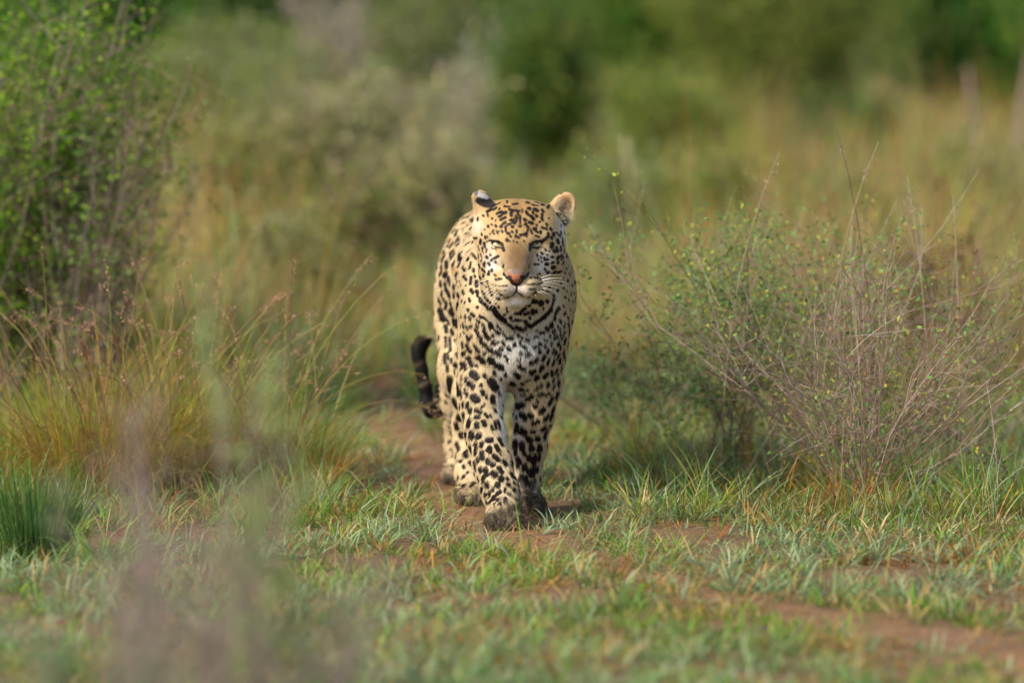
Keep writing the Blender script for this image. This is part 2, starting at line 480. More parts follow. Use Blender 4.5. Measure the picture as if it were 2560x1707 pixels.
# ------------------------------------------------------------------ shrubs
def shrub(name, label, x, y, H, R, n_branch, twigs, n_leaf, leaf, leafcols, barkcols, group=None, cat="shrub", lean=(0, .7), r0=.004, spray=.35, jit=.02,
          bias=(0, 0), tip=.9, subtwigs=2, aspect=.5, curl=(-.3, .3), z0=None, leaf_from=.2, crook=.020, wild=.62):
    z = float(hz(x, y)) if z0 is None else z0
    t = empty(name, (x, y, z), label, cat, group)
    K = 7
    allpos = []
    for b in range(n_branch):
        az = rng.uniform(0, 6.283); le = lean[0] + (lean[1] - lean[0]) * rng.random() ** .7
        L = H / max(math.cos(le), .45) * rng.uniform(.62, 1.05)
        cu = rng.uniform(*curl)
        main = arc((x + rng.normal(0, R * .06), y + rng.normal(0, R * .06), z - .005), az, le, cu, L, K)
        main[:, 0] += bias[0] * np.linspace(0, 1, K) ** 1.2; main[:, 1] += bias[1] * np.linspace(0, 1, K)
        main += np.cumsum(rng.normal(0, L * crook, (K, 3)), 0)
        parts = [tubes(main[None], (r0 * np.linspace(1, .3, K))[None], pick(barkcols, 1), 5)]
        m = twigs
        tt = rng.uniform(.18, tip, m); ii = tt * (K - 1); i0 = ii.astype(int); fr = (ii - i0)[:, None]
        st = main[i0] * (1 - fr) + main[np.minimum(i0 + 1, K - 1)] * fr
        d0 = unit(main[np.minimum(i0 + 1, K - 1)] - main[i0])
        d = unit(d0 + rng.normal(0, wild, (m, 3)) + np.array([0, 0, .25]))
        tl = L * spray * rng.uniform(.5, 1.2, m) * (1.15 - tt * .6)
        bend = rng.normal(0, .18, (m, 3))
        s5 = np.linspace(0, 1, 5)
        tp = st[:, None] + d[:, None] * (tl[:, None] * s5)[..., None] + bend[:, None] * (tl[:, None] * s5 ** 2)[..., None]
        parts.append(tubes(tp, r0 * .42 * np.linspace(1, .35, 5)[None] * np.ones((m, 1)), pick(barkcols, m), 3))
        pos = [tp]
        if subtwigs:
            q = m * subtwigs; j = rng.integers(0, m, q); kx = rng.integers(1, 4, q)
            st2 = tp[j, kx]; d2 = unit(d[j] + rng.normal(0, .6, (q, 3)))
            tl2 = tl[j] * rng.uniform(.25, .55, q)
            tp2 = st2[:, None] + d2[:, None] * (tl2[:, None] * s5)[..., None] + rng.normal(0, .1, (q, 1, 3)) * (tl2[:, None] * s5 ** 2)[..., None]
            parts.append(tubes(tp2, r0 * .24 * np.linspace(1, .4, 5)[None] * np.ones((q, 1)), pick(barkcols, q), 3))
            pos.append(tp2)
        V, F, C = merge(parts)
        mesh_np("branch", V, F, M_TWIG, C, t)
        allpos.append(np.concatenate(pos).reshape(-1, 5, 3))
    if n_leaf:
        A = np.concatenate(allpos); i = rng.integers(0, len(A), n_leaf); s = rng.uniform(leaf_from, 1, n_leaf) * 4; i0 = np.minimum(s.astype(int), 3); fr = (s - i0)[:, None]
        P = A[i, i0] * (1 - fr) + A[i, i0 + 1] * fr + rng.normal(0, jit, (n_leaf, 3))
        P[:, 2] = np.maximum(P[:, 2], z + .01)
        V, F, C = leaves(P, rng.uniform(leaf * .6, leaf * 1.4, n_leaf), pick(leafcols, n_leaf, .22), aspect)
        tag(mesh_np("foliage", V, F, M_LEAF, C, t), kind='stuff')
    return t

BARK = [(.21, .135, .10), (.27, .18, .135), (.15, .09, .07)]
GREYB = [(.26, .205, .18), (.31, .25, .22), (.19, .145, .13)]
# bushes right of the leopard, close to the plane of focus
SB = [(.27, .18, .135), (.33, .235, .185), (.20, .13, .10), (.38, .30, .25)]
SHL = [(.14, .26, .07), (.18, .31, .09), (.23, .34, .10), (.38, .38, .06)]
bx, by = ground_at(2165, 1262)
shrub("twiggy_shrub", "wide bare twiggy shrub with red-brown stems right of the leopard", bx, by, .62, .5, 46, 13, 3000, .012, SHL + [(.34, .20, .08)], SB, None,
      lean=(.03, .95), r0=.0023, spray=.42, subtwigs=2, curl=(-.45, .25), crook=.024, wild=.8)
bx, by = ground_at(1830, 1180)
shrub("leafy_shrub", "open shrub with fine fresh green leaflets between leopard and bare twigs", bx, by, .66, .4, 24, 13, 9500, .0120, SHL, SB, None,
      lean=(.0, .75), r0=.0021, spray=.45, jit=.009, curl=(-.35, .3), crook=.024, wild=.75)
bx, by = ground_at(2010, 1130)
shrub("mixed_shrub", "thin half-leafy shrub filling the gap behind the bare twigs", bx, by, .60, .4, 20, 12, 4200, .0120, SHL, SB, None,
      lean=(.0, .8), r0=.0021, spray=.45, jit=.010, curl=(-.35, .3), crook=.024, wild=.75)
bx, by = ground_at(2430, 1150)
shrub("twiggy_shrub", "sparse twiggy shrub by the right edge", bx, by, .54, .3, 18, 11, 2400, .012, SHL, SB, None, lean=(.1, .95), r0=.0021, spray=.42, crook=.024, wild=.75)
bx, by = ground_at(2560, 1240)
shrub("fallen_brush", "low leaning brown branches at the right edge", bx, by, .22, .3, 6, 6, 0, .01, GREEN, SB, None, "brush", lean=(.8, 1.3), r0=.0032, spray=.4)
for px_, py_, h_, lb in ((1800, 1225, .84, "slender pale grass stem above the leafy shrub"), (2045, 1230, .86, "tall curved pale grass stem between the two shrubs"),
                     (2200, 1230, .87, "tall dark grass stem with nodding tip above the bare shrub"), (2330, 1235, .76, "straw-coloured grass stem right of the nodding one"),
                     (2400, 1230, .72, "bent pale grass stem nearest the right edge")):
    bx, by = ground_at(px_, py_)
    pts = arc((bx, by, float(hz(bx, by))), rng.uniform(-.6, 3.4), .04, rng.uniform(.2, .5), h_)
    o = empty("seeding_grass", (bx, by, float(hz(bx, by))), lb, "grass stem", "single grass stems rising above the shrubs")
    V, F, C = tubes(pts[None], np.linspace(.0020, .0009, 9)[None], np.array([(.16, .11, .08) if 'dark' in lb else (.50, .40, .27)]), 4)
    mesh_np("stalk", V, F, M_BLADE, C, o)
    V, F, C = seed_head(pts[-2], unit(pts[-1] - pts[-2]), .09, 30, (.40, .31, .22))
    tag(mesh_np("seed_head", V, F, M_BLADE, C, o), kind='stuff')
# dry grass in front of the bare shrub's foot
bx, by = ground_at(2140, 1290)
tussock("dry_tussock", "rust brown dead grass tuft at the foot of the bare shrub", bx, by, .10, 260, (.05, .20), RUST + STRAW, RUST, rstalks(3, L=(.2, .3)), None, lean=(.2, 1.1))
bx, by = ground_at(1600, 1190)
tussock("dry_tussock", "small straw-coloured grass tuft in front of the leafy shrub", bx, by, .06, 120, (.05, .16), STRAW + GREEN, RUST + GREEN, rstalks(3, L=(.15, .3)), None, lean=(.1, .8))

bx, by = ground_at(1520, 1090)
shrub("low_shrub", "low dark green shrub just right of the leopard's legs", bx, by, .24, .2, 12, 9, 2200, .014, [(.10, .19, .07), (.13, .23, .08), (.16, .25, .10)], BARK, None, lean=(.1, 1.1), r0=.003, spray=.5, jit=.012)
bx, by = ground_at(1700, 1060)
shrub("low_shrub", "low grey-green shrub behind the leafy shrub's stems", bx, by, .20, .2, 10, 8, 1700, .014, [(.10, .16, .08), (.13, .19, .10)], BARK, None, lean=(.1, 1.1), r0=.003, spray=.5, jit=.012)
bx, by = ground_at(2380, 985)
shrub("brown_shrub", "dark red-brown withered shrub near the right edge", bx, by, .33, .35, 16, 12, 2600, .018, [(.13, .065, .035), (.18, .10, .05), (.22, .14, .06), (.12, .12, .04)], [(.12, .07, .05)], None, lean=(.1, 1.1), r0=.004, spray=.5)

for px_, py_, lb in ((2290, 1040, "rusty tall grass clump behind the bare twiggy shrub"), (2480, 1010, "rusty tall grass clump nearest the right edge"), (1480, 960, "tan tall grass clump just right of the leopard's shoulder"),
                     (2010, 980, "straw and orange tall grass clump behind the gap between the shrubs")):
    bx, by = ground_at(px_, py_)
    tussock("tall_grass_clump", lb, bx, by, .13, 420, (.15, .45), STRAW + RUST + DULL + YGREEN, RUST + DULL, rstalks(12, L=(.35, .55)), "tall grass clumps behind the right-hand shrubs")
for px_, py_, h_, lb in ((1590, 930, .62, "blurred pale seeding grass plume, left one of the pair"), (1612, 920, .60, "blurred pale seeding grass plume, right one of the pair")):
    bx, by = ground_at(px_, py_); zb = float(hz(bx, by))
    o = empty("seeding_grass", (bx, by, zb), lb, "grass stem", "pale seeding grass plumes")
    pts = arc((bx, by, zb), 3.0, .03, .1, h_)
    V, F, C = tubes(pts[None], np.linspace(.0028, .0016, 9)[None], np.array([(.46, .40, .22)]), 4); mesh_np("stalk", V, F, M_BLADE, C, o)
    V, F, C = seed_head(pts[-2], unit(pts[-1] - pts[-2]), .15, 160, (.60, .52, .34)); tag(mesh_np("seed_head", V, F, M_BLADE, C, o), kind='stuff')

# big leafy bush at the left
bx, by = ground_at(60, 1050)
shrub("leafy_bush", "tall green bush with grey stems and small yellowish leaves at the left", bx - .08, by, 1.18, .5, 46, 15, 24000, .016, [(.09, .22, .012), (.15, .30, .02), (.30, .42, .04), (.06, .16, .01)], GREYB + BARK, None, "bush",
      lean=(.0, .40), r0=.0032, spray=.32, jit=.02, bias=(.07, 0), leaf_from=.2, curl=(-.2, .25))
bx, by = ground_at(215, 1070)
shrub("bare_bush", "bare grey-stemmed bush leaning right beside the leafy bush", bx, by, .92, .3, 34, 14, 3200, .016, [(.20, .30, .06), (.14, .24, .05)], GREYB + BARK, None, "bush", lean=(.0, .34), r0=.0036, spray=.26, bias=(.09, 0), curl=(-.15, .15))
bx, by = ground_at(20, 960)
shrub("leafy_bush", "dark green bush low at the left edge behind the tall one", bx, by, .60, .4, 20, 12, 9000, .020, [(.06, .17, .02), (.09, .21, .03)], BARK, None, "bush", lean=(.1, .9), r0=.005, spray=.45)

# ------------------------------------------------------------------ background bushes, far out of focus
OLIVE = [(.17, .23, .035), (.22, .26, .05), (.13, .18, .03)]
DARKG = [(.030, .105, .018), (.042, .135, .022), (.022, .075, .014)]
RICHG = [(.05, .19, .018), (.075, .24, .026), (.04, .14, .016)]
YG = [(.21, .28, .05), (.17, .24, .045), (.27, .30, .07)]
GREYG = [(.29, .32, .15), (.35, .35, .19), (.24, .28, .11)]
TAN = [(.43, .36, .19), (.38, .34, .15), (.32, .33, .12), (.45, .33, .21)]
MAUVE = [(.36, .28, .25), (.43, .35, .31), (.29, .23, .20)]
PALE = [(.38, .34, .30), (.42, .39, .34)]
BROWN = [(.30, .20, .12), (.36, .25, .16), (.25, .22, .10)]
GB = "bushes in the blurred background"
def far_bush(label, px, base, top, width, leafc, bark, nleaf, nb=9, twigs=10, name="background_bush", leaf=.024, r0=.004, lean=None, spray=.42, cat="bush"):
    bx, by = ground_at(px, base)
    D = by + 20
    H = (base - top) / F_PX * D * 1.02
    Rw = width / 2 / F_PX * D
    le = math.atan2(Rw, H) * 1.05
    shrub(name, label, bx, by, H, Rw, int(nb * 1.3), twigs, int(nleaf * 2.4), leaf, leafc, bark, GB, cat, lean=(0, le if lean is None else lean), r0=r0, spray=spray, jit=.05, subtwigs=1, z0=float(hz(bx, by)))

B = far_bush
B("mauve-grey thin-stemmed brush behind the leopard's back", 940, 600, 230, 620, TAN + GREYG, MAUVE, 3400, 20, 18, r0=.0045)
B("low tan scrub directly above the leopard's back", 1060, 660, 360, 360, TAN + GREYG, MAUVE, 2600, 12, 14, r0=.0040)
B("tan and olive brush left of the mauve-grey brush", 800, 620, 260, 380, TAN + GREYG + OLIVE, MAUVE, 3200, 16, 16, r0=.0045)
B("pale dead bush whitish against the dark greenery above the leopard", 1225, 470, 110, 170, PALE + GREYG, PALE, 900, 9, 12, r0=.0055)
B("greyish olive bush upper left of the centre", 690, 470, 90, 520, GREYG + OLIVE, MAUVE, 2600, 14)
B("olive bush between the leafy left bush and the grey one", 480, 430, 90, 300, OLIVE + GREYG, MAUVE, 3400, 10)
B("dark green bush above the leopard's right ear", 1370, 500, 60, 300, DARKG + OLIVE, BROWN, 5200, 12)
B("bright yellow-green rounded bush right of the dark one", 1690, 520, 215, 330, YG + OLIVE, BROWN, 4600, 12)
B("large olive bush filling the upper right", 1960, 420, -160, 620, OLIVE + YG, BROWN, 12000, 22, 14)
B("dark leaf mass standing in for the shade under the large olive bush", 2130, 490, 290, 240, DARKG, BROWN, 4200, 10)  # dark leaves put in as the shade beneath the olive bush
B("deep green bush in the top right corner", 2460, 400, -150, 420, RICHG + DARKG, BROWN, 9000, 16)
B("grey-green bush behind the pale dead one", 1100, 380, -60, 360, GREYG + OLIVE, MAUVE, 5000, 12)
B("rich green bush at the top centre", 1290, 300, -150, 420, RICHG + DARKG, BROWN, 8000, 14)
B("olive brown low bush left of the leopard's shoulder", 900, 720, 470, 260, BROWN + OLIVE, MAUVE, 1800, 10, r0=.0035)
B("yellow-green low bush with orange tints left of the brown one", 600, 660, 330, 300, YG + [(.34, .20, .09), (.30, .24, .09)], MAUVE, 2600, 10, r0=.0035)
B("greenish low bush behind the tall tussocks", 720, 800, 560, 300, GREYG + YG, MAUVE, 1800, 9, r0=.0035)
B("soft green bush between yellow-green bush and olive bush", 1560, 640, 430, 260, GREYG + YG, MAUVE, 2000, 9, r0=.0035)
B("straw and olive low bush behind the leafy shrub", 1800, 680, 450, 300, [(.30, .25, .12)] + OLIVE, MAUVE, 1800, 9, r0=.0035)
B("dull green low bush behind the bare shrub", 2160, 700, 500, 280, OLIVE + GREYG, MAUVE, 2200, 9, r0=.0035)
B("warm brown low bush near the right edge", 2430, 640, 400, 260, BROWN + YG, MAUVE, 1800, 9, r0=.0035)
B("mauve brush rising at the top left of the centre", 830, 420, -40, 200, GREYG, MAUVE, 500, 16, 24, r0=.0055)
B("dark green bush at the top left", 620, 235, -200, 460, DARKG + RICHG, BROWN, 12000, 16, leaf=.032)
B("blackish green bush at the far top left corner", 240, 300, -200, 460, DARKG + RICHG, BROWN, 7000, 14, leaf=.032)
B("green bush at the top between centre and olive bush", 1620, 240, -220, 420, RICHG + OLIVE, BROWN, 8000, 14, leaf=.032)
B("dark green bush at the top centre left", 960, 215, -220, 520, DARKG + RICHG, BROWN, 12000, 16, leaf=.032)
B("olive green bush beyond the right edge", 2760, 480, -100, 420, OLIVE + RICHG, BROWN, 6000, 12)
B("green bush beyond the left edge", -150, 560, -100, 400, OLIVE + RICHG, BROWN, 5000, 12)

# upright bare stems at the right
for px_, base, top, r_s, colr, lb in ((2395, 590, 312, .013, (.48, .42, .36), "short pale dead stem, palest of the upright ones at the right"),
                                      (2447, 560, 165, .012, (.30, .20, .18), "dark upright bare stem in the middle of the three"),
                                      (2520, 540, 150, .014, (.28, .19, .18), "leaning bare stem nearest the right edge")):
    bx, by = ground_at(px_, base); D = by + 20
    H = (base - top) / F_PX * D
    zb = float(hz(bx, by))
    o = empty("dead_sapling", (bx, by, zb), lb, "dead sapling", "upright dead stems at the right")
    pts = arc((bx, by, zb), .2 if px_ > 2500 else 2.8, .06 if px_ < 2500 else .12, .05, H, 7)
    V, F, C = tubes(pts[None], np.linspace(r_s, r_s * .5, 7)[None], np.array([colr]), 6)
    mesh_np("trunk", V, F, M_TWIG, C, o)
    for q in range(0 if px_ < 2400 else 3):
        i = rng.integers(2, 6)
        tw = arc(pts[i], rng.uniform(0, 6.28), .5, -.2, H * .3, 7)
        V, F, C = tubes(tw[None], np.linspace(r_s * .4, r_s * .15, 7)[None], np.array([colr]), 4)
        mesh_np("branch", V, F, M_TWIG, C, o)

# scrub closing the view further back: a dense mass of bushes
n = 90000
yy = rng.uniform(17, 34, n); xx = rng.uniform(-1, 1, n) * (yy + 20) * .14
hh = 1.1 + .6 * np.sin(xx * 1.3) * np.sin(yy * .9) + .4 * np.sin(xx * 3.1 + yy)
zz = rng.random(n) ** .8 * np.clip(hh, .4, 3) * (1 + (yy - 17) * .05)
cc = np.where((patch(xx, yy, .7, 1.) > .5)[:, None], pick(DARKG + RICHG, n), pick(OLIVE + RICHG, n))
V, F, C = leaves(np.stack([xx, yy, zz], 1), rng.uniform(.045, .09, n), cc, .6)
tag(mesh_np("distant_shrubbery", V, F, M_LEAF, C), kind='stuff')

# ------------------------------------------------------------------ foreground plants, close to the camera and out of focus
def fore(label, px, top, dist, spread_, nb, twigs, nleaf, leafc, bark, lean=.12, name="foreground_weed", leaf=.012, r0=.002, spray=.16, tip=.95):
    y = dist - 20; x = (px - 1280) / F_PX * dist
    ang = PITCH + (top - 853.5) / F_PX
    H = CAM_H - dist * math.tan(ang)
    shrub(name, label, x, y, H, spread_, nb, twigs, nleaf, leaf, leafc, bark, "blurred weeds in the foreground", "weed", lean=(0, lean), r0=r0, spray=spray, jit=.01, subtwigs=1, tip=tip, curl=(-.1, .1), leaf_from=.2)
MV = [(.30, .23, .22), (.25, .19, .18), (.34, .28, .25)]
fore("blurred mauve bare weed stalks at the lower left", 330, 1000, 15.3, .25, 14, 22, 500, GREYG + MV, MV, .05, spray=.20)
fore("blurred mauve weed stalks right of the first, nearest the tussocks", 600, 950, 15.3, .25, 18, 22, 700, GREYG + MV, MV, .07, spray=.20)
fore("blurred pale green upright plume in front of the tussocks", 560, 640, 15.2, .05, 3, 26, 2600, [(.36, .42, .16), (.30, .37, .16)], [(.26, .25, .16)], .02, leaf=.012, spray=.09)
fore("broad blurred brownish weed at the bottom left", 430, 1180, 14.8, .3, 28, 20, 2800, [(.34, .25, .22), (.30, .22, .18), (.24, .25, .13)], MV, .46)
fore("blurred brown weed low between the mauve stalks and the centre", 640, 1330, 14.9, .3, 16, 14, 1500, [(.34, .25, .22), (.26, .24, .15)], MV, .6)
fore("blurred green weed in the bottom left corner", 60, 1380, 14.8, .3, 16, 12, 3000, [(.16, .26, .11), (.21, .29, .16)], MV, .6)
fore("blurred grey-green weed at the bottom centre left", 780, 1440, 15.2, .3, 16, 14, 2400, GREYG + [(.16, .26, .10)], MV, .6)
fore("low blurred green weed at the bottom centre", 1180, 1600, 15.4, .3, 12, 10, 1600, GLAUC + [(.16, .26, .10)], MV, .8)
# ------------------------------------------------------------------ leopard: body as one signed distance field
VS = 0.0028
BLO = np.array([-0.30, -0.14, -0.02]); BHI = np.array([0.20, 1.46, 0.84])
DIM = np.ceil((BHI - BLO) / VS).astype(int)
FLD = np.full(DIM, 1.0, np.float32)

def _box(lo, hi):
    a = np.maximum(((lo - BLO) / VS).astype(int) - 1, 0); b = np.minimum(((hi - BLO) / VS).astype(int) + 2, DIM)
    sl = tuple(slice(int(u), int(v)) for u, v in zip(a, b))
    ax = [BLO[i] + VS * np.arange(a[i], b[i], dtype=np.float32) for i in range(3)]
    return sl, ax[0][:, None, None].astype(np.float32), ax[1][None, :, None].astype(np.float32), ax[2][None, None, :].astype(np.float32)

def _blend(sl, d, k, sub=False):
    c = FLD[sl]
    if sub:
        h = np.clip(k - np.abs(c + d), 0, None) / k
        FLD[sl] = np.maximum(c, -d) + h * h * k / 4
    else:
        h = np.clip(k - np.abs(c - d), 0, None) / k
        FLD[sl] = np.minimum(c, d) - h * h * k / 4

def rotm(yaw=0, pitch=0, roll=0):
    return np.array(Euler((math.radians(pitch), math.radians(roll), math.radians(yaw)), 'XYZ').to_matrix())

def ell(c, r, k=0.02, yaw=0, pitch=0, roll=0, sub=False):
    c = np.array(c, float); r = np.array(r, float); m = max(r) + k + 0.012
    sl, X, Y, Z = _box(c - m, c + m)
    M = rotm(yaw, pitch, roll).T.astype(np.float32)
    X = X - np.float32(c[0]); Y = Y - np.float32(c[1]); Z = Z - np.float32(c[2])
    u = [(M[i, 0] * X + M[i, 1] * Y + M[i, 2] * Z) for i in range(3)]
    k0 = np.sqrt(sum((u[i] / np.float32(r[i])) ** 2 for i in range(3)))
    k1 = np.sqrt(sum((u[i] / np.float32(r[i] ** 2)) ** 2 for i in range(3)))
    _blend(sl, (k0 * (k0 - 1) / np.maximum(k1, 1e-6)).astype(np.float32), np.float32(k), sub)

def cap(a, b, ra, rb, k=0.02, sub=False):
    a = np.array(a, float); b = np.array(b, float); m = max(ra, rb) + k + 0.012
    sl, X, Y, Z = _box(np.minimum(a, b) - m, np.maximum(a, b) + m)
    ab = b - a; L2 = float(ab @ ab)
    t = np.clip(((X - a[0]) * ab[0] + (Y - a[1]) * ab[1] + (Z - a[2]) * ab[2]) / L2, 0, 1)
    d = np.sqrt((X - a[0] - t * ab[0]) ** 2 + (Y - a[1] - t * ab[1]) ** 2 + (Z - a[2] - t * ab[2]) ** 2) - (ra + (rb - ra) * t)
    _blend(sl, d.astype(np.float32), np.float32(k), sub)

def chain(pts, k=0.02):
    for (a, ra), (b, rb) in zip(pts[:-1], pts[1:]):
        cap(a, b, ra, rb, k)

# trunk
ell(W(1291, 765, .36), (.116, .17, .165), .03)
ell(W(1262, 720, .60), (.128, .25, .150), .05)
ell(W(1225, 690, .88), (.125, .22, .150), .06)
ell(W(1207, 690, 1.05), (.095, .13, .125), .06)
cap(W(1290, 660, .40), W(1225, 600, .95), .07, .07, .06)
# neck and chest
cap(W(1296, 640, .20), W(1292, 715, .36), .092, .128, .05)
ell(W(1291, 845, .235), (.088, .075, .105), .05)
ell(W(1284, 930, .40), (.055, .12, .045), .04)
# shoulders
ell(W(1207, 790, .30), (.055, .105, .150), .045, roll=-6)
ell(W(1366, 780, .31), (.056, .105, .155), .045, roll=4)
# the foreleg stepping forward
chain([(W(1209, 870, .29), .058), (W(1202, 960, .26), .049), (W(1202, 1010, .235), .0455), (W(1213, 1086, .185), .042),
       (W(1232, 1163, .12), .040), (W(1250, 1225, .065), .038), (W(1258, 1258, .03), .037)], .03)
ell(W(1260, 1280, -.003), (.041, .046, .033), .02, pitch=-25)
for tx_, ty_, tr_ in ((1231, 1301, .017), (1249, 1309, .018), (1270, 1309, .018), (1289, 1300, .017)):
    ell(W(tx_, ty_, -.035), (tr_, .024, .019), .008, pitch=-15)
for gx0, gx1 in ((1241, 1239), (1260, 1259), (1279, 1281)):
    cap(W(gx0, 1285, -.050), W(gx1, 1316, -.062), .0020, .0034, .005, sub=True)
# the foreleg standing behind it
chain([(W(1352, 880, .32), .055), (W(1347, 960, .31), .049), (W(1334, 1040, .325), .0415), (W(1320, 1120, .35), .037),
       (W(1311, 1190, .36), .034), (W(1312, 1235, .345), .034)], .03)
ell(W(1318, 1262, .31), (.042, .052, .030), .02)
for tx_, ty_ in ((1293, 1272), (1309, 1277), (1327, 1277), (1342, 1271)):
    ell(W(tx_, ty_, .27), (.0145, .022, .0165), .008)
# hind legs: the near one set down just behind the forelegs, the far one pushing off
ell(W(1225, 760, .82), (.085, .14, .15), .05, pitch=12)
chain([(W(1222, 800, .75), .08), (W(1205, 900, .60), .062), (W(1185, 985, .62), .046), (W(1174, 1060, .70), .036), (W(1172, 1118, .70), .033),
       (W(1176, 1180, .60), .031), (W(1180, 1215, .54), .031)], .03)
ell(W(1182, 1236, .50), (.041, .055, .030), .02)
for tx_ in (1158, 1173, 1189, 1204):
    ell(W(tx_, 1248, .455), (.0135, .022, .016), .008)
ell(W(1172, 790, .90), (.080, .13, .14), .05, pitch=12)
chain([(W(1165, 830, .85), .070), (W(1158, 925, .74), .055), (W(1152, 1000, .82), .042), (W(1150, 1060, 1.00), .032), (W(1146, 1110, 1.02), .029),
       (W(1143, 1160, .96), .029)], .03)
ell(W(1141, 1190, .92), (.036, .05, .028), .02)
# tail
TAIL = [(1200, 690, 1.14, .036), (1172, 760, 1.20, .030), (1140, 850, 1.23, .025), (1121, 915, 1.24, .020), (1113, 965, 1.24, .018), (1104, 1002, 1.23, .0155), (1092, 1024, 1.22, .014),
        (1076, 1026, 1.21, .0132), (1067, 1005, 1.21, .0132), (1062, 965, 1.21, .0125), (1054, 925, 1.21, .0118), (1047, 895, 1.21, .0115), (1046, 875, 1.21, .0125), (1053, 862, 1.21, .0115), (1061, 857, 1.21, .009)]
TAILP = np.array([W(a, b, c) for a, b, c, r in TAIL])
chain([(p, t[3]) for p, t in zip(TAILP, TAIL)], .022)
# head
ell(W(1291, 573, .115), (.096, .105, .071), .02)
ell(W(1246, 628, .100), (.049, .080, .075), .03)
ell(W(1354, 632, .100), (.056, .080, .080), .03)
ell(W(1292, 705, .125), (.086, .085, .088), .03)
ell(W(1292, 770, .19), (.080, .08, .062), .04)
cap(W(1277, 575, .043), W(1279, 668, -.030), .022, .019, .018)     # bridge of the nose, broad and flat
cap(W(1305, 575, .043), W(1301, 668, -.030), .022, .019, .018)
ell(W(1292, 640, .06), (.060, .07, .055), .03)
ell(W(1264, 714, -.010), (.032, .038, .030), .018)                 # muzzle pads
ell(W(1318, 714, -.010), (.032, .038, .030), .018)
ell(W(1242, 700, .025), (.028, .040, .028), .015)
ell(W(1340, 700, .025), (.028, .040, .028), .015)
ell(W(1290, 690, -.044), (.0215, .016, .0165), .007)               # nose
ell(W(1292, 748, .016), (.034, .034, .021), .010)                  # chin
cap(W(1231, 594, .036), W(1262, 602, .010), .013, .0115, .010)      # brows
cap(W(1357, 594, .036), W(1322, 602, .010), .013, .0115, .010)
cap(W(1228, 640, .045), W(1250, 650, .020), .014, .012, .015)      # cheekbones
cap(W(1358, 640, .045), W(1336, 650, .020), .014, .012, .015)
EYES = [W(1245, 612, .036), W(1341, 612, .036)]
ell(W(1245, 612, .012), (.0142, .024, .0048), .003, roll=10, sub=True)
ell(W(1341, 612, .012), (.0142, .024, .0048), .003, roll=-10, sub=True)
cap(W(1290, 703, -.062), W(1290, 726, -.045), .0022, .0026, .004, sub=True)   # philtrum and mouth
cap(W(1290, 727, -.045), W(1265, 743, -.025), .0024, .003, .005, sub=True)
cap(W(1290, 727, -.045), W(1322, 743, -.025), .0024, .003, .005, sub=True)
cap(W(1265, 743, -.025), W(1240, 738, .02), .003, .003, .005, sub=True)
cap(W(1322, 743, -.025), W(1342, 736, .02), .003, .003, .005, sub=True)
ell(W(1272, 692, -.057), (.0052, .010, .0034), .003, roll=-20, sub=True)   # nostrils
ell(W(1308, 692, -.057), (.0052, .010, .0034), .003, roll=20, sub=True)
ell(W(1240, 568, .125), (.043, .080, .046), .035)                  # broad crown
ell(W(1352, 570, .125), (.045, .080, .046), .035)
# ears: the one on the right of the picture opens to the front, the other is turned back
ell(W(1402, 528, .130), (.031, .015, .049), .012, roll=30, yaw=-12)
ell(W(1407, 527, .115), (.022, .015, .039), .006, roll=30, yaw=-12, sub=True)
ell(W(1208, 517, .145), (.029, .013, .043), .012, roll=-30, yaw=30)
ell(W(1188, 512, .128), (.010, .011, .030), .005, roll=-20, yaw=35, sub=True)

# ------------------------------------------------------------------ surface nets
def surface_nets(f):
    s = f < 0
    cnt = np.zeros(tuple(np.array(f.shape) - 1), np.uint8)
    for dx in (0, 1):
        for dy in (0, 1):
            for dz in (0, 1):
                cnt += s[dx:f.shape[0] - 1 + dx, dy:f.shape[1] - 1 + dy, dz:f.shape[2] - 1 + dz]
    cells = np.argwhere((cnt > 0) & (cnt < 8))
    idx = np.full(cnt.shape, -1, np.int32); idx[tuple(cells.T)] = np.arange(len(cells))
    acc = np.zeros((len(cells), 3)); w = np.zeros(len(cells))
    c3 = [np.array([i, j, k]) for i in (0, 1) for j in (0, 1) for k in (0, 1)]
    for a in c3:
        for ax in range(3):
            if a[ax]: continue
            b = a.copy(); b[ax] = 1
            fa = f[tuple((cells + a).T)]; fb = f[tuple((cells + b).T)]
            m = (fa < 0) != (fb < 0)
            t = np.where(m, fa / np.where(m, fa - fb, 1), 0)
            acc += np.where(m[:, None], a + (b - a) * t[:, None], 0); w += m
    V = cells + acc / w[:, None]
    quads = []
    for ax in range(3):
        u, v = (ax + 1) % 3, (ax + 2) % 3
        sl0 = [slice(1, n - 1) for n in f.shape]; sl1 = list(sl0)
        sl1[ax] = slice(2, f.shape[ax])
        e0 = s[tuple(sl0)]; e1 = s[tuple(sl1)]
        for flip in (False, True):
            E = np.argwhere((e0 & ~e1) if not flip else (~e0 & e1)) + 1
            du = np.zeros(3, int); du[u] = 1; dv = np.zeros(3, int); dv[v] = 1
            q = np.stack([idx[tuple((E - du - dv).T)], idx[tuple((E - dv).T)], idx[tuple(E.T)], idx[tuple((E - du).T)]], 1)
            quads.append(q[:, ::-1] if flip else q)
    return V, np.concatenate(quads)

LV, LF = surface_nets(FLD)
LV = BLO + LV * VS
keep = (LF >= 0).all(1); LF = LF[keep]
for _ in range(2):                                  # light smoothing
    acc = np.zeros_like(LV); n_ = np.zeros(len(LV))
    for a in range(4):
        np.add.at(acc, LF[:, a], LV[LF[:, (a + 1) % 4]]); np.add.at(n_, LF[:, a], 1)
    LV = LV * 0.5 + 0.5 * acc / np.maximum(n_, 1)[:, None]

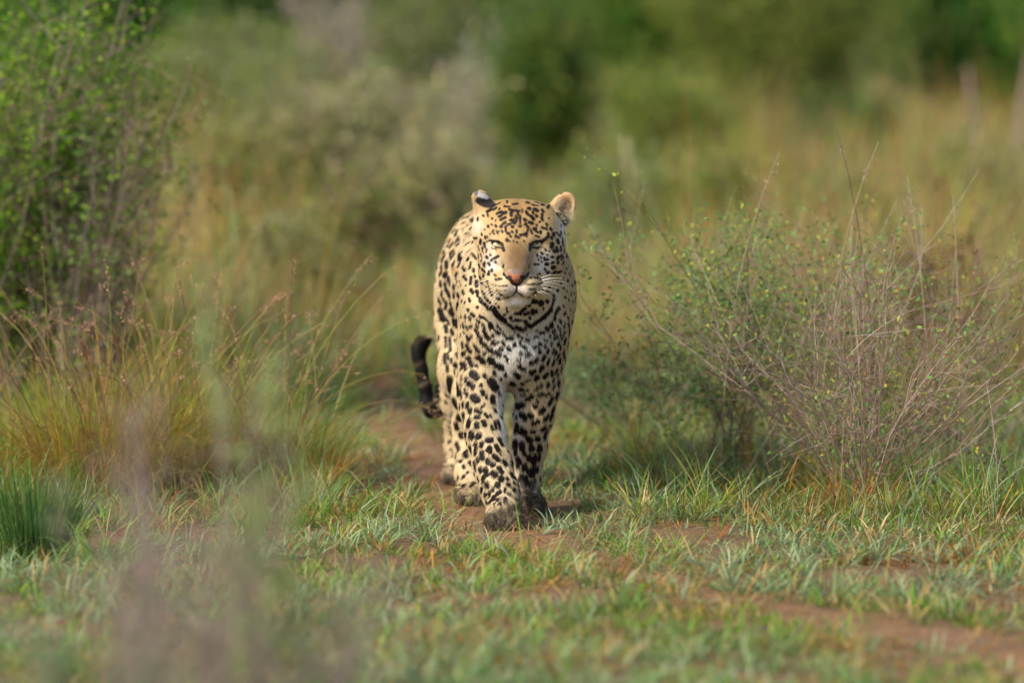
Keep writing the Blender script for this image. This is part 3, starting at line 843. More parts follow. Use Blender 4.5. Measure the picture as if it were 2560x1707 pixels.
def vert_normals(V, F):
    n = np.cross(V[F[:, 2]] - V[F[:, 0]], V[F[:, 3]] - V[F[:, 1]])
    out = np.zeros_like(V)
    for a in range(4): np.add.at(out, F[:, a], n)
    return unit(out)
LN = vert_normals(LV, LF)

# ------------------------------------------------------------------ coat markings
# strokes seen in the photograph: (x0, y0, x1, y1, half width) on several enlargements (origin x, origin y, scale)
TRACED = {
 (1160, 470, 11.2): """800,520,870,450,32;650,660,770,590,38;900,470,1010,410,22;830,610,900,550,28;790,690,860,690,25;980,600,1000,580,22;920,720,1050,660,28;1070,720,1170,690,38;980,800,1050,775,28;1030,890,1160,830,32;1080,1010,1160,965,30;1130,515,1280,510,28;1200,350,1215,400,25;1370,450,1490,440,28;1270,600,1330,620,30;790,860,810,930,28;890,900,880,920,15;660,740,670,790,20;530,770,550,790,22;770,1020,780,1030,22;890,1060,900,1080,28;1020,1090,1060,1060,30;1150,1110,1190,1070,26;1170,1170,1180,1210,24;1220,1030,1290,1010,28;1340,1090,1370,1100,28;1290,900,1360,900,28;580,1170,600,1200,20;690,1160,700,1240,20;830,1190,800,1240,20;920,1210,950,1280,20;975,1210,980,1220,18;1070,1210,1080,1240,24;1220,1270,1260,1280,34;1350,1220,1355,1240,26;1475,1190,1470,1240,22;1290,1355,1320,1360,24;1450,1340,1455,1370,26;1510,1370,1535,1400,24;840,1280,850,1285,20;730,1290,725,1310,20;495,1290,500,1320,24;590,1360,590,1410,28;655,1360,655,1400,18;460,1460,450,1540,32;1190,1460,1230,1470,30""",
 (1240, 520, 15.68): """600,80,620,160,50;580,220,600,300,45;790,320,790,520,38;940,340,940,480,45;560,480,680,480,45;660,560,740,590,50;870,200,880,260,35;1020,60,1030,160,30;700,100,900,120,35;1180,150,1240,230,45;1340,310,1470,440,50;1300,560,1440,600,45;1110,440,1160,480,45;1240,740,1260,790,45;1480,820,1550,820,50;1230,890,1235,900,35;1080,1050,1200,1030,52;1190,970,1200,1100,42;1360,880,1420,1010,32;930,720,970,700,40;640,740,660,740,42;635,930,645,960,40;815,890,800,970,32;450,1000,490,1020,42;570,1100,590,1130,35;780,1070,780,1140,36;950,1050,970,1080,38;870,1130,900,1180,34;390,720,380,920,34;520,630,530,640,42;250,910,250,950,32;190,720,220,740,42;420,1260,450,1280,42;540,1310,550,1320,22;680,1290,690,1320,22;820,1340,840,1370,26;1100,1280,1100,1330,18;1120,650,1180,640,38;960,590,980,600,32""",
 (1290, 470, 9.8): """480,320,550,350,25;270,350,310,360,30;640,400,680,400,40;810,420,780,480,32;380,400,430,400,18;430,440,540,430,15;460,520,520,560,38;310,500,340,510,35;250,600,290,650,28;410,590,430,620,28;640,540,670,570,32;640,640,640,700,30;620,740,660,790,25;380,700,430,760,38;490,680,510,700,30;340,845,400,870,35;210,780,230,800,33;280,950,300,980,28;570,840,590,830,20;500,910,510,920,22;740,880,765,920,22;630,970,690,1000,25;745,990,760,1030,18;835,990,860,1030,25;440,1000,460,1010,36;500,1060,530,1090,26;600,1070,600,1110,28;480,1170,560,1200,22;790,1110,790,1200,26;790,1200,640,1340,22;910,1120,930,1160,32;980,1100,1010,1110,20;1100,1080,1110,1130,22;1050,1150,1080,1190,22;870,1210,875,1250,25;1010,1270,1040,1350,35;1140,1240,1160,1300,22;1150,1340,1160,1400,20;880,1370,870,1450,42;990,1470,990,1540,30;1100,1440,1100,1540,25;1190,1460,1200,1560,15""",
 (1180, 590, 13.07): """430,60,430,80,30;280,150,270,250,38;400,240,410,310,35;430,320,430,380,20;340,400,340,420,35;350,490,360,560,20;200,340,230,480,22;480,430,460,530,20;290,590,310,680,25;300,760,300,830,22;210,600,215,720,20;480,690,500,720,38;600,620,610,630,28;660,760,655,790,24;615,800,620,820,18;420,860,420,880,25;390,930,400,990,35;540,890,580,950,30;770,840,780,870,26;740,730,860,660,32;650,1100,650,1150,32;540,1150,555,1190,36;520,1240,550,1250,36;350,1090,400,1170,42;230,960,230,1010,38;65,1090,65,1150,38;200,1120,200,1200,32;100,1300,105,1350,25;260,1330,270,1360,45;370,1270,380,1310,32;745,1260,745,1285,20;790,1300,790,1310,18;780,1400,785,1440,25;870,1390,885,1410,30;960,1400,970,1400,20;150,1480,160,1568,45;480,1490,500,1540,30;1000,1000,1005,1020,25;1140,130,1150,150,40;640,150,670,260,16;670,260,770,350,16;770,350,940,378,12;940,375,985,330,14;990,350,1015,420,38;650,165,560,150,16;560,150,480,200,14;690,150,980,225,13;640,390,800,450,12""",
 (1280, 590, 13.07): """600,250,720,205,18;720,205,900,190,16;900,190,960,230,14;930,250,1100,100,25;1100,100,1170,20,30;595,300,600,370,36;570,400,575,480,22;640,355,800,372,12;800,372,940,280,16;800,430,1020,350,9;1290,50,1300,90,35;1480,120,1520,240,36;1660,70,1670,170,28;1650,200,1670,320,26;1290,270,1320,300,50;1280,340,1290,370,25;1360,480,1400,510,40;1460,390,1500,500,36;1600,360,1600,480,34;1710,460,1710,540,24;1220,490,1230,530,22;1080,430,1110,480,24;960,550,1000,590,28;820,620,830,650,26;930,680,960,710,22;1140,620,1150,640,25;1060,720,1070,770,33;1130,780,1160,770,30;1300,690,1330,690,36;1490,740,1520,690,45;1620,620,1620,770,32;1690,690,1690,720,25;1120,920,1150,920,46;1310,880,1340,870,38;1490,850,1500,890,36;1690,840,1660,930,32;1330,1030,1360,1030,55;860,770,880,790,22;950,830,990,850,14;740,920,760,930,22;840,925,860,935,25;1070,1070,1090,1130,28;1150,1210,1190,1190,35;1320,1240,1410,1170,40;1510,1200,1540,1170,38;1630,1160,1640,1190,40;900,1210,905,1240,20;830,1245,840,1250,18;610,1365,625,1365,26;725,1355,735,1360,27;820,1350,825,1365,28;910,1400,915,1400,20;570,960,580,980,28;560,1020,550,1040,14""",
 (1190, 660, 8.71): """350,445,440,460,9;500,475,680,470,11;430,565,660,570,10;1080,445,1150,440,10;1180,440,1280,430,15;1320,440,1440,410,12;1160,540,1290,545,14;880,490,885,600,12;850,460,900,440,16;885,605,780,700,10;780,700,640,745,8;885,605,1000,700,10;1000,700,1180,735,8;1250,650,1300,620,24;500,640,570,680,18;590,210,660,290,15;1150,190,1080,260,17;670,280,760,300,18;970,305,1060,270,18;780,320,830,420,14;960,310,920,420,14;590,870,670,950,18;670,950,690,1040,18;850,1070,960,1070,28;960,1060,1060,960,32;1110,920,1160,900,38;1240,810,1300,820,50;1410,840,1430,870,60;1540,800,1570,830,38;1230,1000,1240,1070,42;1310,1000,1310,1050,28;1070,1080,1140,1060,30;1165,1140,1175,1170,22;860,1200,960,1200,25;755,1150,760,1170,28;790,1230,800,1240,22;1020,1220,1030,1230,20;1470,950,1470,990,22;1590,510,1600,520,28;1450,560,1580,570,34;30,690,100,780,28;100,790,220,900,45;250,950,330,970,55;380,960,440,1080,72;440,1080,600,1200,56;640,1250,820,1380,36;890,1370,970,1400,45;1010,1420,1080,1390,30;1690,700,1690,760,36;1680,780,1630,980,42;1620,1000,1500,1130,52;1500,1130,1300,1270,46;1290,1280,1200,1340,42;1200,1340,1110,1300,38;1100,1290,1080,1220,26;20,390,20,480,30;110,410,150,420,30;20,600,30,620,35;150,590,180,650,32;250,370,260,400,22;270,500,280,530,26;300,590,310,600,24;330,640,350,680,28;460,740,500,760,38;200,740,290,830,42;430,855,440,860,20;490,920,500,940,25;620,1080,625,1090,20;1790,960,1740,1080,35;1710,1150,1720,1200,30""",
 (1140, 780, 9.8): """400,40,440,80,35;230,80,230,120,26;330,120,345,180,30;240,205,240,215,14;160,260,165,310,22;120,280,120,340,14;520,190,570,240,30;590,80,610,110,25;660,120,750,180,35;650,290,690,330,25;490,320,530,360,28;360,310,380,340,30;250,330,300,390,25;300,400,350,440,25;840,290,870,350,56;1000,290,1020,340,22;1090,370,1085,400,18;980,450,1060,500,35;1160,490,1180,540,20;480,440,520,480,38;690,440,710,480,44;560,560,610,610,40;750,580,810,630,42;900,550,920,590,30;150,470,150,560,28;195,460,200,500,22;280,590,310,650,42;390,570,470,690,28;620,720,720,800,42;920,740,940,740,50;1020,730,1040,730,32;1150,710,1170,770,32;1230,570,1230,610,20;1300,610,1370,610,42;150,720,170,840,28;270,800,300,880,42;300,880,360,950,38;450,800,480,850,32;510,890,560,940,40;690,985,715,1000,32;810,880,850,920,45;850,930,890,960,45;1090,880,1130,900,38;1010,960,1070,1030,42;1270,850,1330,920,38;1190,1030,1260,1150,28;1430,780,1440,810,32;1460,960,1460,980,18;150,970,155,1050,26;215,960,215,1020,24;310,1120,340,1180,56;350,1190,390,1270,52;520,1100,540,1130,45;600,1120,660,1190,60;860,1150,890,1200,70;1020,1290,1110,1340,64;510,1310,520,1360,36;720,1380,790,1440,84;940,1460,950,1500,35;130,1210,130,1370,28;200,1240,240,1380,38;1320,1340,1320,1400,30;410,1490,490,1560,62""",
 (1280, 800, 9.8): """270,220,320,180,28;60,290,70,290,16;150,340,155,350,32;10,400,12,420,28;230,410,260,440,24;360,460,400,460,33;370,315,375,320,16;190,520,200,560,25;60,580,70,610,36;600,235,610,245,20;700,290,780,290,38;560,400,620,380,26;790,480,790,490,20;860,480,860,490,28;930,370,930,390,26;680,560,680,590,35;810,600,810,640,25;590,640,590,650,26;510,640,560,680,20;950,580,975,550,28;960,70,960,130,42;840,160,880,220,35;1120,120,1115,170,20;1170,190,1170,230,20;1290,80,1270,160,28;1390,50,1390,100,28;1420,180,1400,330,28;1030,230,1010,280,32;1290,270,1270,320,30;1190,320,1170,370,22;1060,400,1100,400,36;1030,430,1030,440,32;1240,400,1210,460,25;1320,450,1290,530,36;1140,530,1120,590,30;1380,490,1370,620,15;1200,610,1190,680,28;880,710,870,770,32;1020,690,990,790,25;1080,740,1060,810,28;1280,690,1250,780,25;1170,800,1120,920,26;1290,800,1280,890,30;670,740,670,790,35;90,760,95,790,22;210,770,225,790,30;350,830,420,800,33;110,950,210,950,22;460,1020,490,1010,40;570,980,610,930,38;790,860,750,970,34;910,930,900,970,28;880,1030,870,1070,35;1040,960,1010,1040,36;1190,930,1170,1030,36;170,1100,220,1140,38;260,1170,310,1180,36;730,1120,750,1150,45;690,1200,700,1230,26;470,1250,490,1280,48;560,1210,570,1250,28;100,1290,170,1370,52;610,1370,640,1400,42;580,1440,590,1460,30;860,1300,800,1390,42;980,1210,980,1350,30;1110,1180,1060,1280,28;350,1480,370,1490,30;440,1450,450,1450,25;1230,1090,1190,1230,18;1140,1290,1110,1360,18;1030,1430,1000,1500,25;1150,1450,1140,1568,28;250,1520,260,1560,35;880,1530,890,1560,32""",
 (1130, 930, 9.8): """500,50,600,110,66;350,150,355,210,40;440,270,510,340,52;240,80,245,170,20;230,280,235,330,22;320,420,380,560,34;810,170,810,200,52;960,210,1060,360,76;670,310,740,460,70;740,460,770,520,40;530,600,610,670,70;990,600,1000,700,50;850,560,850,630,22;1200,150,1205,180,25;235,500,235,630,18;270,720,265,820,26;380,760,375,830,38;440,900,440,960,48;600,920,690,960,45;730,830,750,850,20;790,770,800,790,20;270,1010,275,1080,38;270,1180,265,1290,24;440,1170,390,1300,48;580,1090,660,1095,38;610,1280,620,1310,55;770,1200,800,1270,48;810,1010,870,1090,30;930,1030,960,1090,16;1030,890,1080,960,20;960,1300,1010,1400,26;1040,1200,1080,1350,26;1110,1170,1170,1350,26;830,1430,890,1470,54;480,1470,470,1568,58;660,1510,660,1568,46;320,1450,320,1530,35;130,320,140,480,52;50,720,100,820,62;180,780,190,850,22;160,1050,160,1130,48;80,1260,120,1370,52""",
 (1260, 950, 9.8): """200,50,230,100,50;450,70,455,90,32;390,210,420,220,45;470,250,600,240,22;400,350,520,350,22;550,460,620,420,38;640,400,690,370,45;820,160,900,140,28;740,230,850,180,18;920,90,930,110,25;1080,90,1060,140,32;1240,110,1190,200,28;1330,20,1330,120,22;860,350,940,330,38;1020,350,1110,310,30;1330,260,1290,420,32;1190,400,1110,570,36;760,620,770,630,48;340,620,440,580,64;910,740,960,700,56;1240,620,1190,760,28;420,830,460,840,55;520,870,510,940,42;640,850,660,860,60;300,880,300,890,26;1090,820,1070,880,28;1000,940,1040,910,40;1190,820,1140,940,30;710,1040,740,1030,42;810,990,840,1000,42;300,1080,290,1200,52;270,1230,265,1250,35;430,1170,400,1270,45;510,1220,500,1290,50;680,1250,730,1250,42;950,1190,1010,1130,45;1070,1210,1000,1390,28;600,1410,650,1450,48;800,1430,850,1400,42;290,1500,280,1560,45;430,1520,430,1560,28""",
 (1110, 1080, 5.6): """250,40,290,100,42;180,160,200,230,26;165,330,165,345,20;300,290,310,330,28;230,400,235,400,22;275,480,280,485,22;350,460,355,460,26;325,560,330,560,16;270,620,275,620,22;355,640,360,650,28;410,560,415,600,24;285,735,285,745,22;370,745,430,710,20;470,630,480,660,20;525,770,525,800,22;385,20,390,50,34;495,30,480,60,30;530,150,520,190,24;445,160,440,270,26;360,190,370,270,22;330,250,345,320,18;610,110,660,105,28;640,220,640,260,28;610,250,600,255,18;730,190,760,240,24;770,90,810,160,24;530,280,545,360,26;700,330,760,380,26;470,360,475,400,20;620,390,620,420,30;640,430,690,450,26;840,400,860,440,22;790,300,790,310,10;510,500,510,530,24;420,400,440,510,16;580,520,600,580,30;770,500,810,550,26;690,570,720,590,32;555,630,555,670,26;800,640,800,660,30;880,640,890,650,18;600,710,610,750,26;745,730,755,745,28;685,780,690,820,16;640,830,635,880,18;855,780,850,830,16;890,720,910,730,20;970,780,980,800,20;740,860,790,830,20;690,910,700,920,26;580,850,580,860,24;600,960,605,970,22;650,965,660,965,18;760,930,750,950,18;860,920,860,970,18;900,860,920,870,16;785,990,790,1000,18;705,995,710,995,12;990,920,1000,930,22;1000,120,990,200,30;1000,220,1000,300,20;1090,150,1095,230,32;1180,80,1210,110,32;1310,70,1315,90,30;1220,200,1230,220,34;1340,190,1340,240,32;1430,10,1420,70,20;1120,280,1130,300,20;1190,340,1200,370,34;1270,330,1260,420,28;1340,310,1330,380,18;1040,370,1050,420,32;1020,470,1025,480,16;1130,460,1120,500,30;950,400,950,440,20;1190,530,1180,560,26;1250,500,1230,600,30;1300,490,1300,540,24;930,560,940,590,22;980,620,1030,580,20;1080,600,1050,680,22;1130,650,1120,740,40;1210,710,1230,780,32;1270,650,1270,690,16;1060,790,1070,800,20;1130,830,1200,840,26;1250,870,1260,900,18;1160,920,1170,930,18""",
 (1060, 540, 5.227): """500,90,540,70,16;560,120,580,110,14;630,30,640,60,26;700,30,700,50,16;380,190,400,170,16;410,240,440,190,16;510,150,500,200,12;250,370,290,300,16;310,390,350,300,12;340,400,370,350,12;410,350,450,270,12;450,270,470,330,11;430,380,470,350,12;340,480,380,440,14;350,540,345,500,15;370,530,400,490,11;380,440,395,470,11;255,440,265,480,14;245,560,270,500,18;200,530,190,560,14;165,620,175,650,20;460,470,480,560,25;500,450,530,530,22;490,580,500,540,14;230,650,235,690,18;300,610,300,640,28;370,630,370,710,18;400,600,440,630,20;455,640,460,690,16;420,765,450,760,28;270,770,300,750,26;200,760,220,730,16;150,780,150,830,12;210,860,210,900,20;270,870,280,880,14;320,820,330,860,26;390,910,440,870,26;390,1020,410,1030,23;440,1000,450,1030,18;290,960,320,1020,30;225,990,225,1040,15;190,1080,210,1140,17;250,1080,260,1100,14;290,1130,280,1200,17;350,1130,355,1180,20;440,1120,430,1190,20;340,1250,370,1260,28;210,1240,240,1330,34;300,1340,320,1390,17;390,1380,420,1390,34;280,1440,290,1500,20;360,1490,370,1530,18;510,1390,520,1430,16;560,220,680,240,20;560,360,600,330,16;640,290,690,290,14;560,480,620,430,12;580,560,590,540,18;640,480,680,560,16;520,650,540,700,20;600,680,620,600,15;530,780,550,830,20;620,800,610,880,18;510,970,520,1010,18;620,970,630,1000,26;540,1190,545,1210,14;590,1080,600,1110,18;650,700,655,720,16;665,770,668,790,12;710,640,720,670,18;690,850,690,920,20;700,1190,720,1240,20""",
 (1020, 820, 6.532): """610,150,620,290,17;680,160,690,360,18;780,200,790,400,26;800,420,810,450,20;650,420,660,500,15;600,430,600,560,18;730,530,740,690,28;770,600,810,750,30;640,600,650,690,15;680,820,690,1020,32;800,920,830,1030,36;740,1180,800,1270,40;820,1430,830,1470,36""",
}
VPX, VPY, VD = project(LV)
facing = (LN * unit(CAMP - LV)).sum(1)
gx = ((VPX - 1000) / 2.5).astype(int); gy = ((VPY - 440) / 2.5).astype(int)
GW, GH = 200, 380
ok = (gx >= 0) & (gx < GW) & (gy >= 0) & (gy < GH) & (facing > 0.02)
DEPTH = np.full((GW, GH), 9e9); np.minimum.at(DEPTH, (gx[ok], gy[ok]), LV[ok, 1])
_p = np.pad(DEPTH, 1, constant_values=9e9)
D3 = np.stack([_p[i:i + GW, j:j + GH] for i in range(3) for j in range(3)])
DEPTH = np.where(DEPTH > 8e9, D3.min(0), DEPTH)

def surf(px, py):
    i, j = int((px - 1000) / 2.5), int((py - 440) / 2.5)
    for r in range(0, 6):
        sub_ = DEPTH[max(i - r, 0):i + r + 1, max(j - r, 0):j + r + 1]
        if sub_.size and sub_.min() < 8e9:
            return W(px, py, float(np.median(sub_[sub_ < 8e9])))
    return None

STROKES = []        # a, b, half width (m)
for (ox, oy, sc), txt in TRACED.items():
    for item in txt.split(';'):
        x0, y0, x1, y1, w = (float(v) for v in item.split(','))
        a = surf(ox + x0 / sc, oy + y0 / sc); b = surf(ox + x1 / sc, oy + y1 / sc)
        if a is None or b is None: continue
        if abs(a[1] - b[1]) > 0.12: b = a.copy()
        STROKES.append((a, b, w / sc / 1077.0 * ((1.22 if oy < 560 else (1.12 if ox == 1190 else 1.4)) if a[1] < .16 and a[2] > .5 else ((1.1 if ox == 1060 and x0 > 495 else 1.85) if (ox, oy) in ((1060, 540), (1020, 820)) else 1.42)) + .0005))
n_traced = len(STROKES)

# elsewhere on the coat (what the photograph does not show): rosettes on back and flanks, solid spots on the limbs
r_ = np.random.default_rng(3)
cand = r_.permutation(len(LV))[:26000]
TA = np.array([q[0] for q in STROKES]); TB = np.array([q[1] for q in STROKES]); TW = np.array([q[2] for q in STROKES]); TM = (TA + TB) / 2
TP = np.zeros((6000, 3)); TR = np.zeros(6000); nt = 0
for i in cand:
    p = LV[i]; n = LN[i]
    vx, vy = VPX[i], VPY[i]
    if p[1] < .26 and facing[i] > .1 and ((1228 < vx < 1360 and 585 < vy < 775) or vy < 530 or (vx < 1250 and vy < 560) or (vx < 1215 and vy < 575) or (vx > 1372 and vy < 562)): continue
    if (p[1] > 1.17 and p[0] < -0.05) or (p[1] < 0.15 and p[2] < 0.06): continue
    back = p[1] > 0.38 and p[2] > 0.36
    rad = 0.021 if back else (0.011 if p[2] > 0.56 and p[1] < 0.3 else (0.014 if p[2] > 0.12 else 0.009))
    if vx < 1150 and p[1] > .35 and vy < 790 and facing[i] > 0 and vx > 1080: continue
    seen = facing[i] > .15 and p[1] < .9 and 1080 < vx < 1440
    if seen:
        rad = .0075 if p[2] > .5 and p[1] < .3 else (.0095 if p[1] < .4 else .0135)
    tdw = (TM - p) * np.array([1, .5, 1])
    if (np.sqrt((tdw ** 2).sum(1)) < TW + np.linalg.norm(TB - TA, axis=1) / 2 + rad * .75).any(): continue
    if nt and (((TP[:nt] - p) ** 2).sum(1) < (rad + TR[:nt]) ** 2).any(): continue
    TP[nt] = p; TR[nt] = rad; nt += 1
    t1 = unit(np.cross(n, [0, 1, 0.01])); t2 = np.cross(n, t1)
    if back and not seen:
        k = 5; ph = r_.uniform(0, 6.28)
        for q in range(k):
            if q == 2: continue
            an = ph + q * 6.283 / k; rr = rad * 0.66
            a = p + rr * (t1 * math.cos(an) + t2 * math.sin(an)); b = p + rr * (t1 * math.cos(an + .7) + t2 * math.sin(an + .7))
            STROKES.append((a, b, rad * 0.24))
    else:
        an = r_.uniform(-.6, .6); dv = t2 * math.cos(an) + t1 * math.sin(an)
        L_ = rad * r_.uniform(0.1, 0.5)
        STROKES.append((p - dv * L_, p + dv * L_, rad * r_.uniform(0.40, 0.56)))

SKIN = []           # hairless dark skin: rims of the eyes, lips, groove under the nose
for x0, y0, x1, y1, w in ((1259, 684, 1266, 693, 2.2), (1266, 693, 1275, 699, 2.6), (1275, 700, 1284, 711, 2.0), (1322, 682, 1316, 691, 2.2), (1316, 691, 1306, 698, 2.6), (1306, 700, 1297, 711, 2.0),
                          (1270, 692, 1277, 693, 1.8), (1304, 693, 1310, 691, 1.8), (1229, 603, 1234, 611, 1.9), (1234, 611, 1241, 617, 1.7), (1241, 617, 1252, 619, 1.5), (1252, 619, 1256, 614, 1.6), (1256, 616, 1259, 625, 3.0),
                          (1229, 603, 1236, 602, 1.8), (1236, 602, 1247, 604.5, 1.8), (1247, 604.5, 1256, 609, 1.6), (1223, 603, 1229, 602, 1.2),
                          (1326, 612, 1332, 606, 2.2), (1332, 606, 1340, 604, 1.9), (1340, 604, 1349, 604, 1.8), (1349, 604, 1356, 602, 2.0), (1356, 602, 1364, 597, 2.2), (1364, 597, 1369, 592, 2.0),
                          (1325, 613, 1325, 624, 3.0), (1327, 617, 1336, 619, 1.6), (1336, 619, 1346, 617, 1.6), (1346, 617, 1353, 608, 1.8),
                          (1291, 710, 1291, 729, 1.6), (1288, 712, 1294, 712, 2.2), (1290, 729, 1279, 740, 1.2), (1279, 740, 1263, 746, 1.0), (1291, 729, 1305, 740, 1.2), (1305, 740, 1324, 744, 1.0)):
    a = surf(x0, y0); b = surf(x1, y1)
    SKIN.append((a, b, (w * 1.35 + .9) / 1077.0))
def skin_mask(P):
    out = np.zeros(len(P), bool)
    near = np.nonzero((P[:, 1] < .09) & (P[:, 2] > .48))[0]
    q = P[near]; o = np.zeros(len(q), bool)
    for a, b, w in SKIN:
        ab = b - a; t = np.clip(((q - a) @ ab) / max(ab @ ab, 1e-10), 0, 1)
        dd = q - a - t[:, None] * ab; dd[:, 1] *= .4
        o |= (dd ** 2).sum(1) < w * w
    out[near] = o
    return out

SA = np.array([s[0] for s in STROKES]); SB = np.array([s[1] for s in STROKES]); SW = np.array([s[2] for s in STROKES])

def hash_noise(P, f, s):
    return (np.sin(P[:, 0] * f + s) * np.sin(P[:, 1] * f * 1.13 + 2 * s) + np.sin(P[:, 2] * f * .93 + 1.7 * s) * np.sin(P[:, 0] * f * 1.7 + P[:, 1] * f * .7 + s)) * 0.5

def marks(P):
    """0..1 darkness of the spots at points P"""
    Q = P + np.stack([hash_noise(P, 1100, 1.), hash_noise(P, 1250, 2.), hash_noise(P, 980, 3.)], 1) * 0.0006
    o = np.argsort(Q[:, 2]); Q = Q[o]; zs = Q[:, 2]
    best = np.full(len(Q), 1.0)
    for si, (a, b, w) in enumerate(zip(SA, SB, SW)):
        dw = .35 if si < n_traced else 1.0
        lo = np.searchsorted(zs, min(a[2], b[2]) - w - .003); hi = np.searchsorted(zs, max(a[2], b[2]) + w + .003)
        if hi <= lo: continue
        q = Q[lo:hi]
        m = np.abs(q[:, 0] - (a[0] + b[0]) / 2) < abs(a[0] - b[0]) / 2 + w + .003
        if not m.any(): continue
        qm = q[m]; ab = b - a; t = np.clip(((qm - a) @ ab) / max(ab @ ab, 1e-10), 0, 1)
        dd = qm - a - t[:, None] * ab
        dd[:, 1] *= dw
        d = np.sqrt((dd ** 2).sum(1)) - w
        ii = lo + np.nonzero(m)[0]
        best[ii] = np.minimum(best[ii], d)
    out = np.empty(len(P)); out[o] = np.clip(0.5 - best / 0.0013, 0, 1)
    return out

CREAM = np.array([.55, .43, .262]); GOLD = np.array([.30, .148, .028]); WHITE = np.array([.70, .69, .67]); TAWNY = np.array([.46, .32, .16])
BLACK = np.array([.014, .010, .009]); MUD = np.array([.055, .042, .036])

def blob(P, c, r, s=1.0):
    d = np.sqrt((((P - c) / np.array(r)) ** 2).sum(1))
    return np.clip(1.25 - d, 0, 1) ** 1.3 * s

def coat(P, N):
    n = len(P)
    px, py, _ = project(P)
    C = np.tile(CREAM, (n, 1))
    def mixin(w, col):
        nonlocal C
        C = C * (1 - w[:, None]) + np.array(col) * w[:, None]
    y, z = P[:, 1], P[:, 2]
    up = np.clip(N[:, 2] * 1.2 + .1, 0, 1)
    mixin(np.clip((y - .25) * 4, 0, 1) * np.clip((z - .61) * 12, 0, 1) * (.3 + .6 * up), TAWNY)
    mixin(np.clip((y - .3) * 3, 0, 1) * .1 * np.ones(n), TAWNY)
    mixin(np.clip(-N[:, 2] - .35, 0, 1) * np.clip(y * 4, 0, 1), WHITE)
    head = (y < .30) & (z > .50)
    B = lambda a, b, c, r, s, col: mixin(blob(P, W(a, b, c), r, s) , col)
    B(1290, 518, .10, (.125, .14, .058), 1.0, GOLD)
    B(1290, 590, .05, (.10, .10, .055), .75, GOLD * 1.15)
    B(1290, 640, .05, (.13, .12, .10), .38, GOLD * 1.2)
    B(1228, 612, .05, (.022, .06, .020), .6, WHITE * .85)
    B(1356, 580, .05, (.030, .06, .025), .4, CREAM)
    B(1291, 645, -.02, (.044, .08, .062), 1.0, (.15, .085, .034))
    B(1291, 660, -.03, (.030, .08, .034), .7, (.17, .11, .065))
    B(1287, 630, -.02, (.018, .07, .030), .5, (.30, .175, .06))
    B(1232, 660, .03, (.028, .05, .030), .85, WHITE * .98)
    B(1356, 655, .03, (.030, .05, .034), .85, WHITE * .98)
    B(1325, 630, .02, (.012, .04, .020), .45, (.22, .165, .13))
    B(1242, 592, .03, (.026, .03, .010), .6, (.50, .40, .24))
    B(1260, 600, .01, (.010, .03, .012), .6, (.50, .31, .09))
    B(1243, 690, .0, (.022, .05, .018), .8, (.46, .30, .13))
    B(1342, 690, .0, (.022, .05, .018), .8, (.44, .285, .13))
    B(1278, 725, -.02, (.024, .05, .020), .9, WHITE)
    B(1306, 725, -.02, (.024, .05, .020), .9, WHITE)
    B(1291, 756, 0, (.042, .06, .020), 1.0, WHITE * 1.02)
    B(1297, 800, .12, (.075, .12, .045), .9, WHITE)
    B(1230, 770, .16, (.03, .1, .05), .7, (.56, .47, .32))
    B(1308, 850, .18, (.095, .14, .10), 1.0, WHITE)
    B(1160, 700, .6, (.12, .5, .22), .25, (.60, .52, .38))
    B(1262, 930, .22, (.032, .12, .11), .85, WHITE)
    B(1280, 950, .4, (.06, .2, .06), .6, (.34, .26, .19))  # shade on the belly between the legs, painted into the coat
    B(1262, 1060, .19, (.022, .08, .10), .9, WHITE)
    B(1296, 1030, .32, (.026, .08, .16), .85, WHITE * .95)
    B(1203, 566, .12, (.026, .08, .024), .9, WHITE * .9)
    B(1408, 582, .11, (.024, .08, .022), .9, WHITE * .9)
    B(1400, 558, .12, (.026, .06, .022), .8, WHITE * .98)
    hd = (np.clip((.27 - y) / .05, 0, 1) * np.clip((z - .52) / .04, 0, 1))
    mixin(hd * np.clip((640 - py) / 110, 0, 1) * .62 * np.clip((1392 - px) / 12, 0, 1) * np.clip((px - 1208) / 12, 0, 1), (.40, .25, .09))
    B(1291, 640, -.03, (.027, .06, .050), .85, (.135, .078, .032))
    # ears
    e = np.array([.42, .235, .085]); B(1412, 500, .13, (.03, .05, .03), .9, e)
    B(1406, 527, .115, (.018, .03, .028), .95, (.12, .09, .06))  # shadow inside the ear hollow, painted as dark coat colour
    B(1404, 547, .115, (.012, .02, .007), .9, (.10, .07, .06))
    B(1398, 508, .11, (.012, .02, .012), .5, WHITE * .9)
    el = (y < .26) & (z > .5) & (px < 1245) & (py < 532)
    uu = (px - 1213) * .96 + (py - 506) * .28; vv = -(px - 1213) * .28 + (py - 506) * .96
    mixin(el * np.clip((1.1 - np.hypot(uu / 26, vv / 13)) * 5 + hash_noise(P, 500, 2.) * .6, 0, 1), BLACK * 1.5)
    mixin(el * np.clip((1.0 - np.hypot((px - 1204) / 20, (py - 489 - (px - 1204) * .35) / 7)) * 4, 0, 1), WHITE * .85)
    mixin(el * np.clip((1.0 - np.hypot((px - 1190) / 7, (py - 482) / 9)) * 4, 0, 1), (.15, .125, .11))
    # dark streak of the crown
    B(1289, 545, .06, (.017, .06, .036), .85, (.07, .04, .025))
    B(1289, 505, .1, (.014, .08, .018), .3, (.12, .075, .05))
    fl = (px < 1152) & (y > .4) & (py < 860) & (px > 1080)
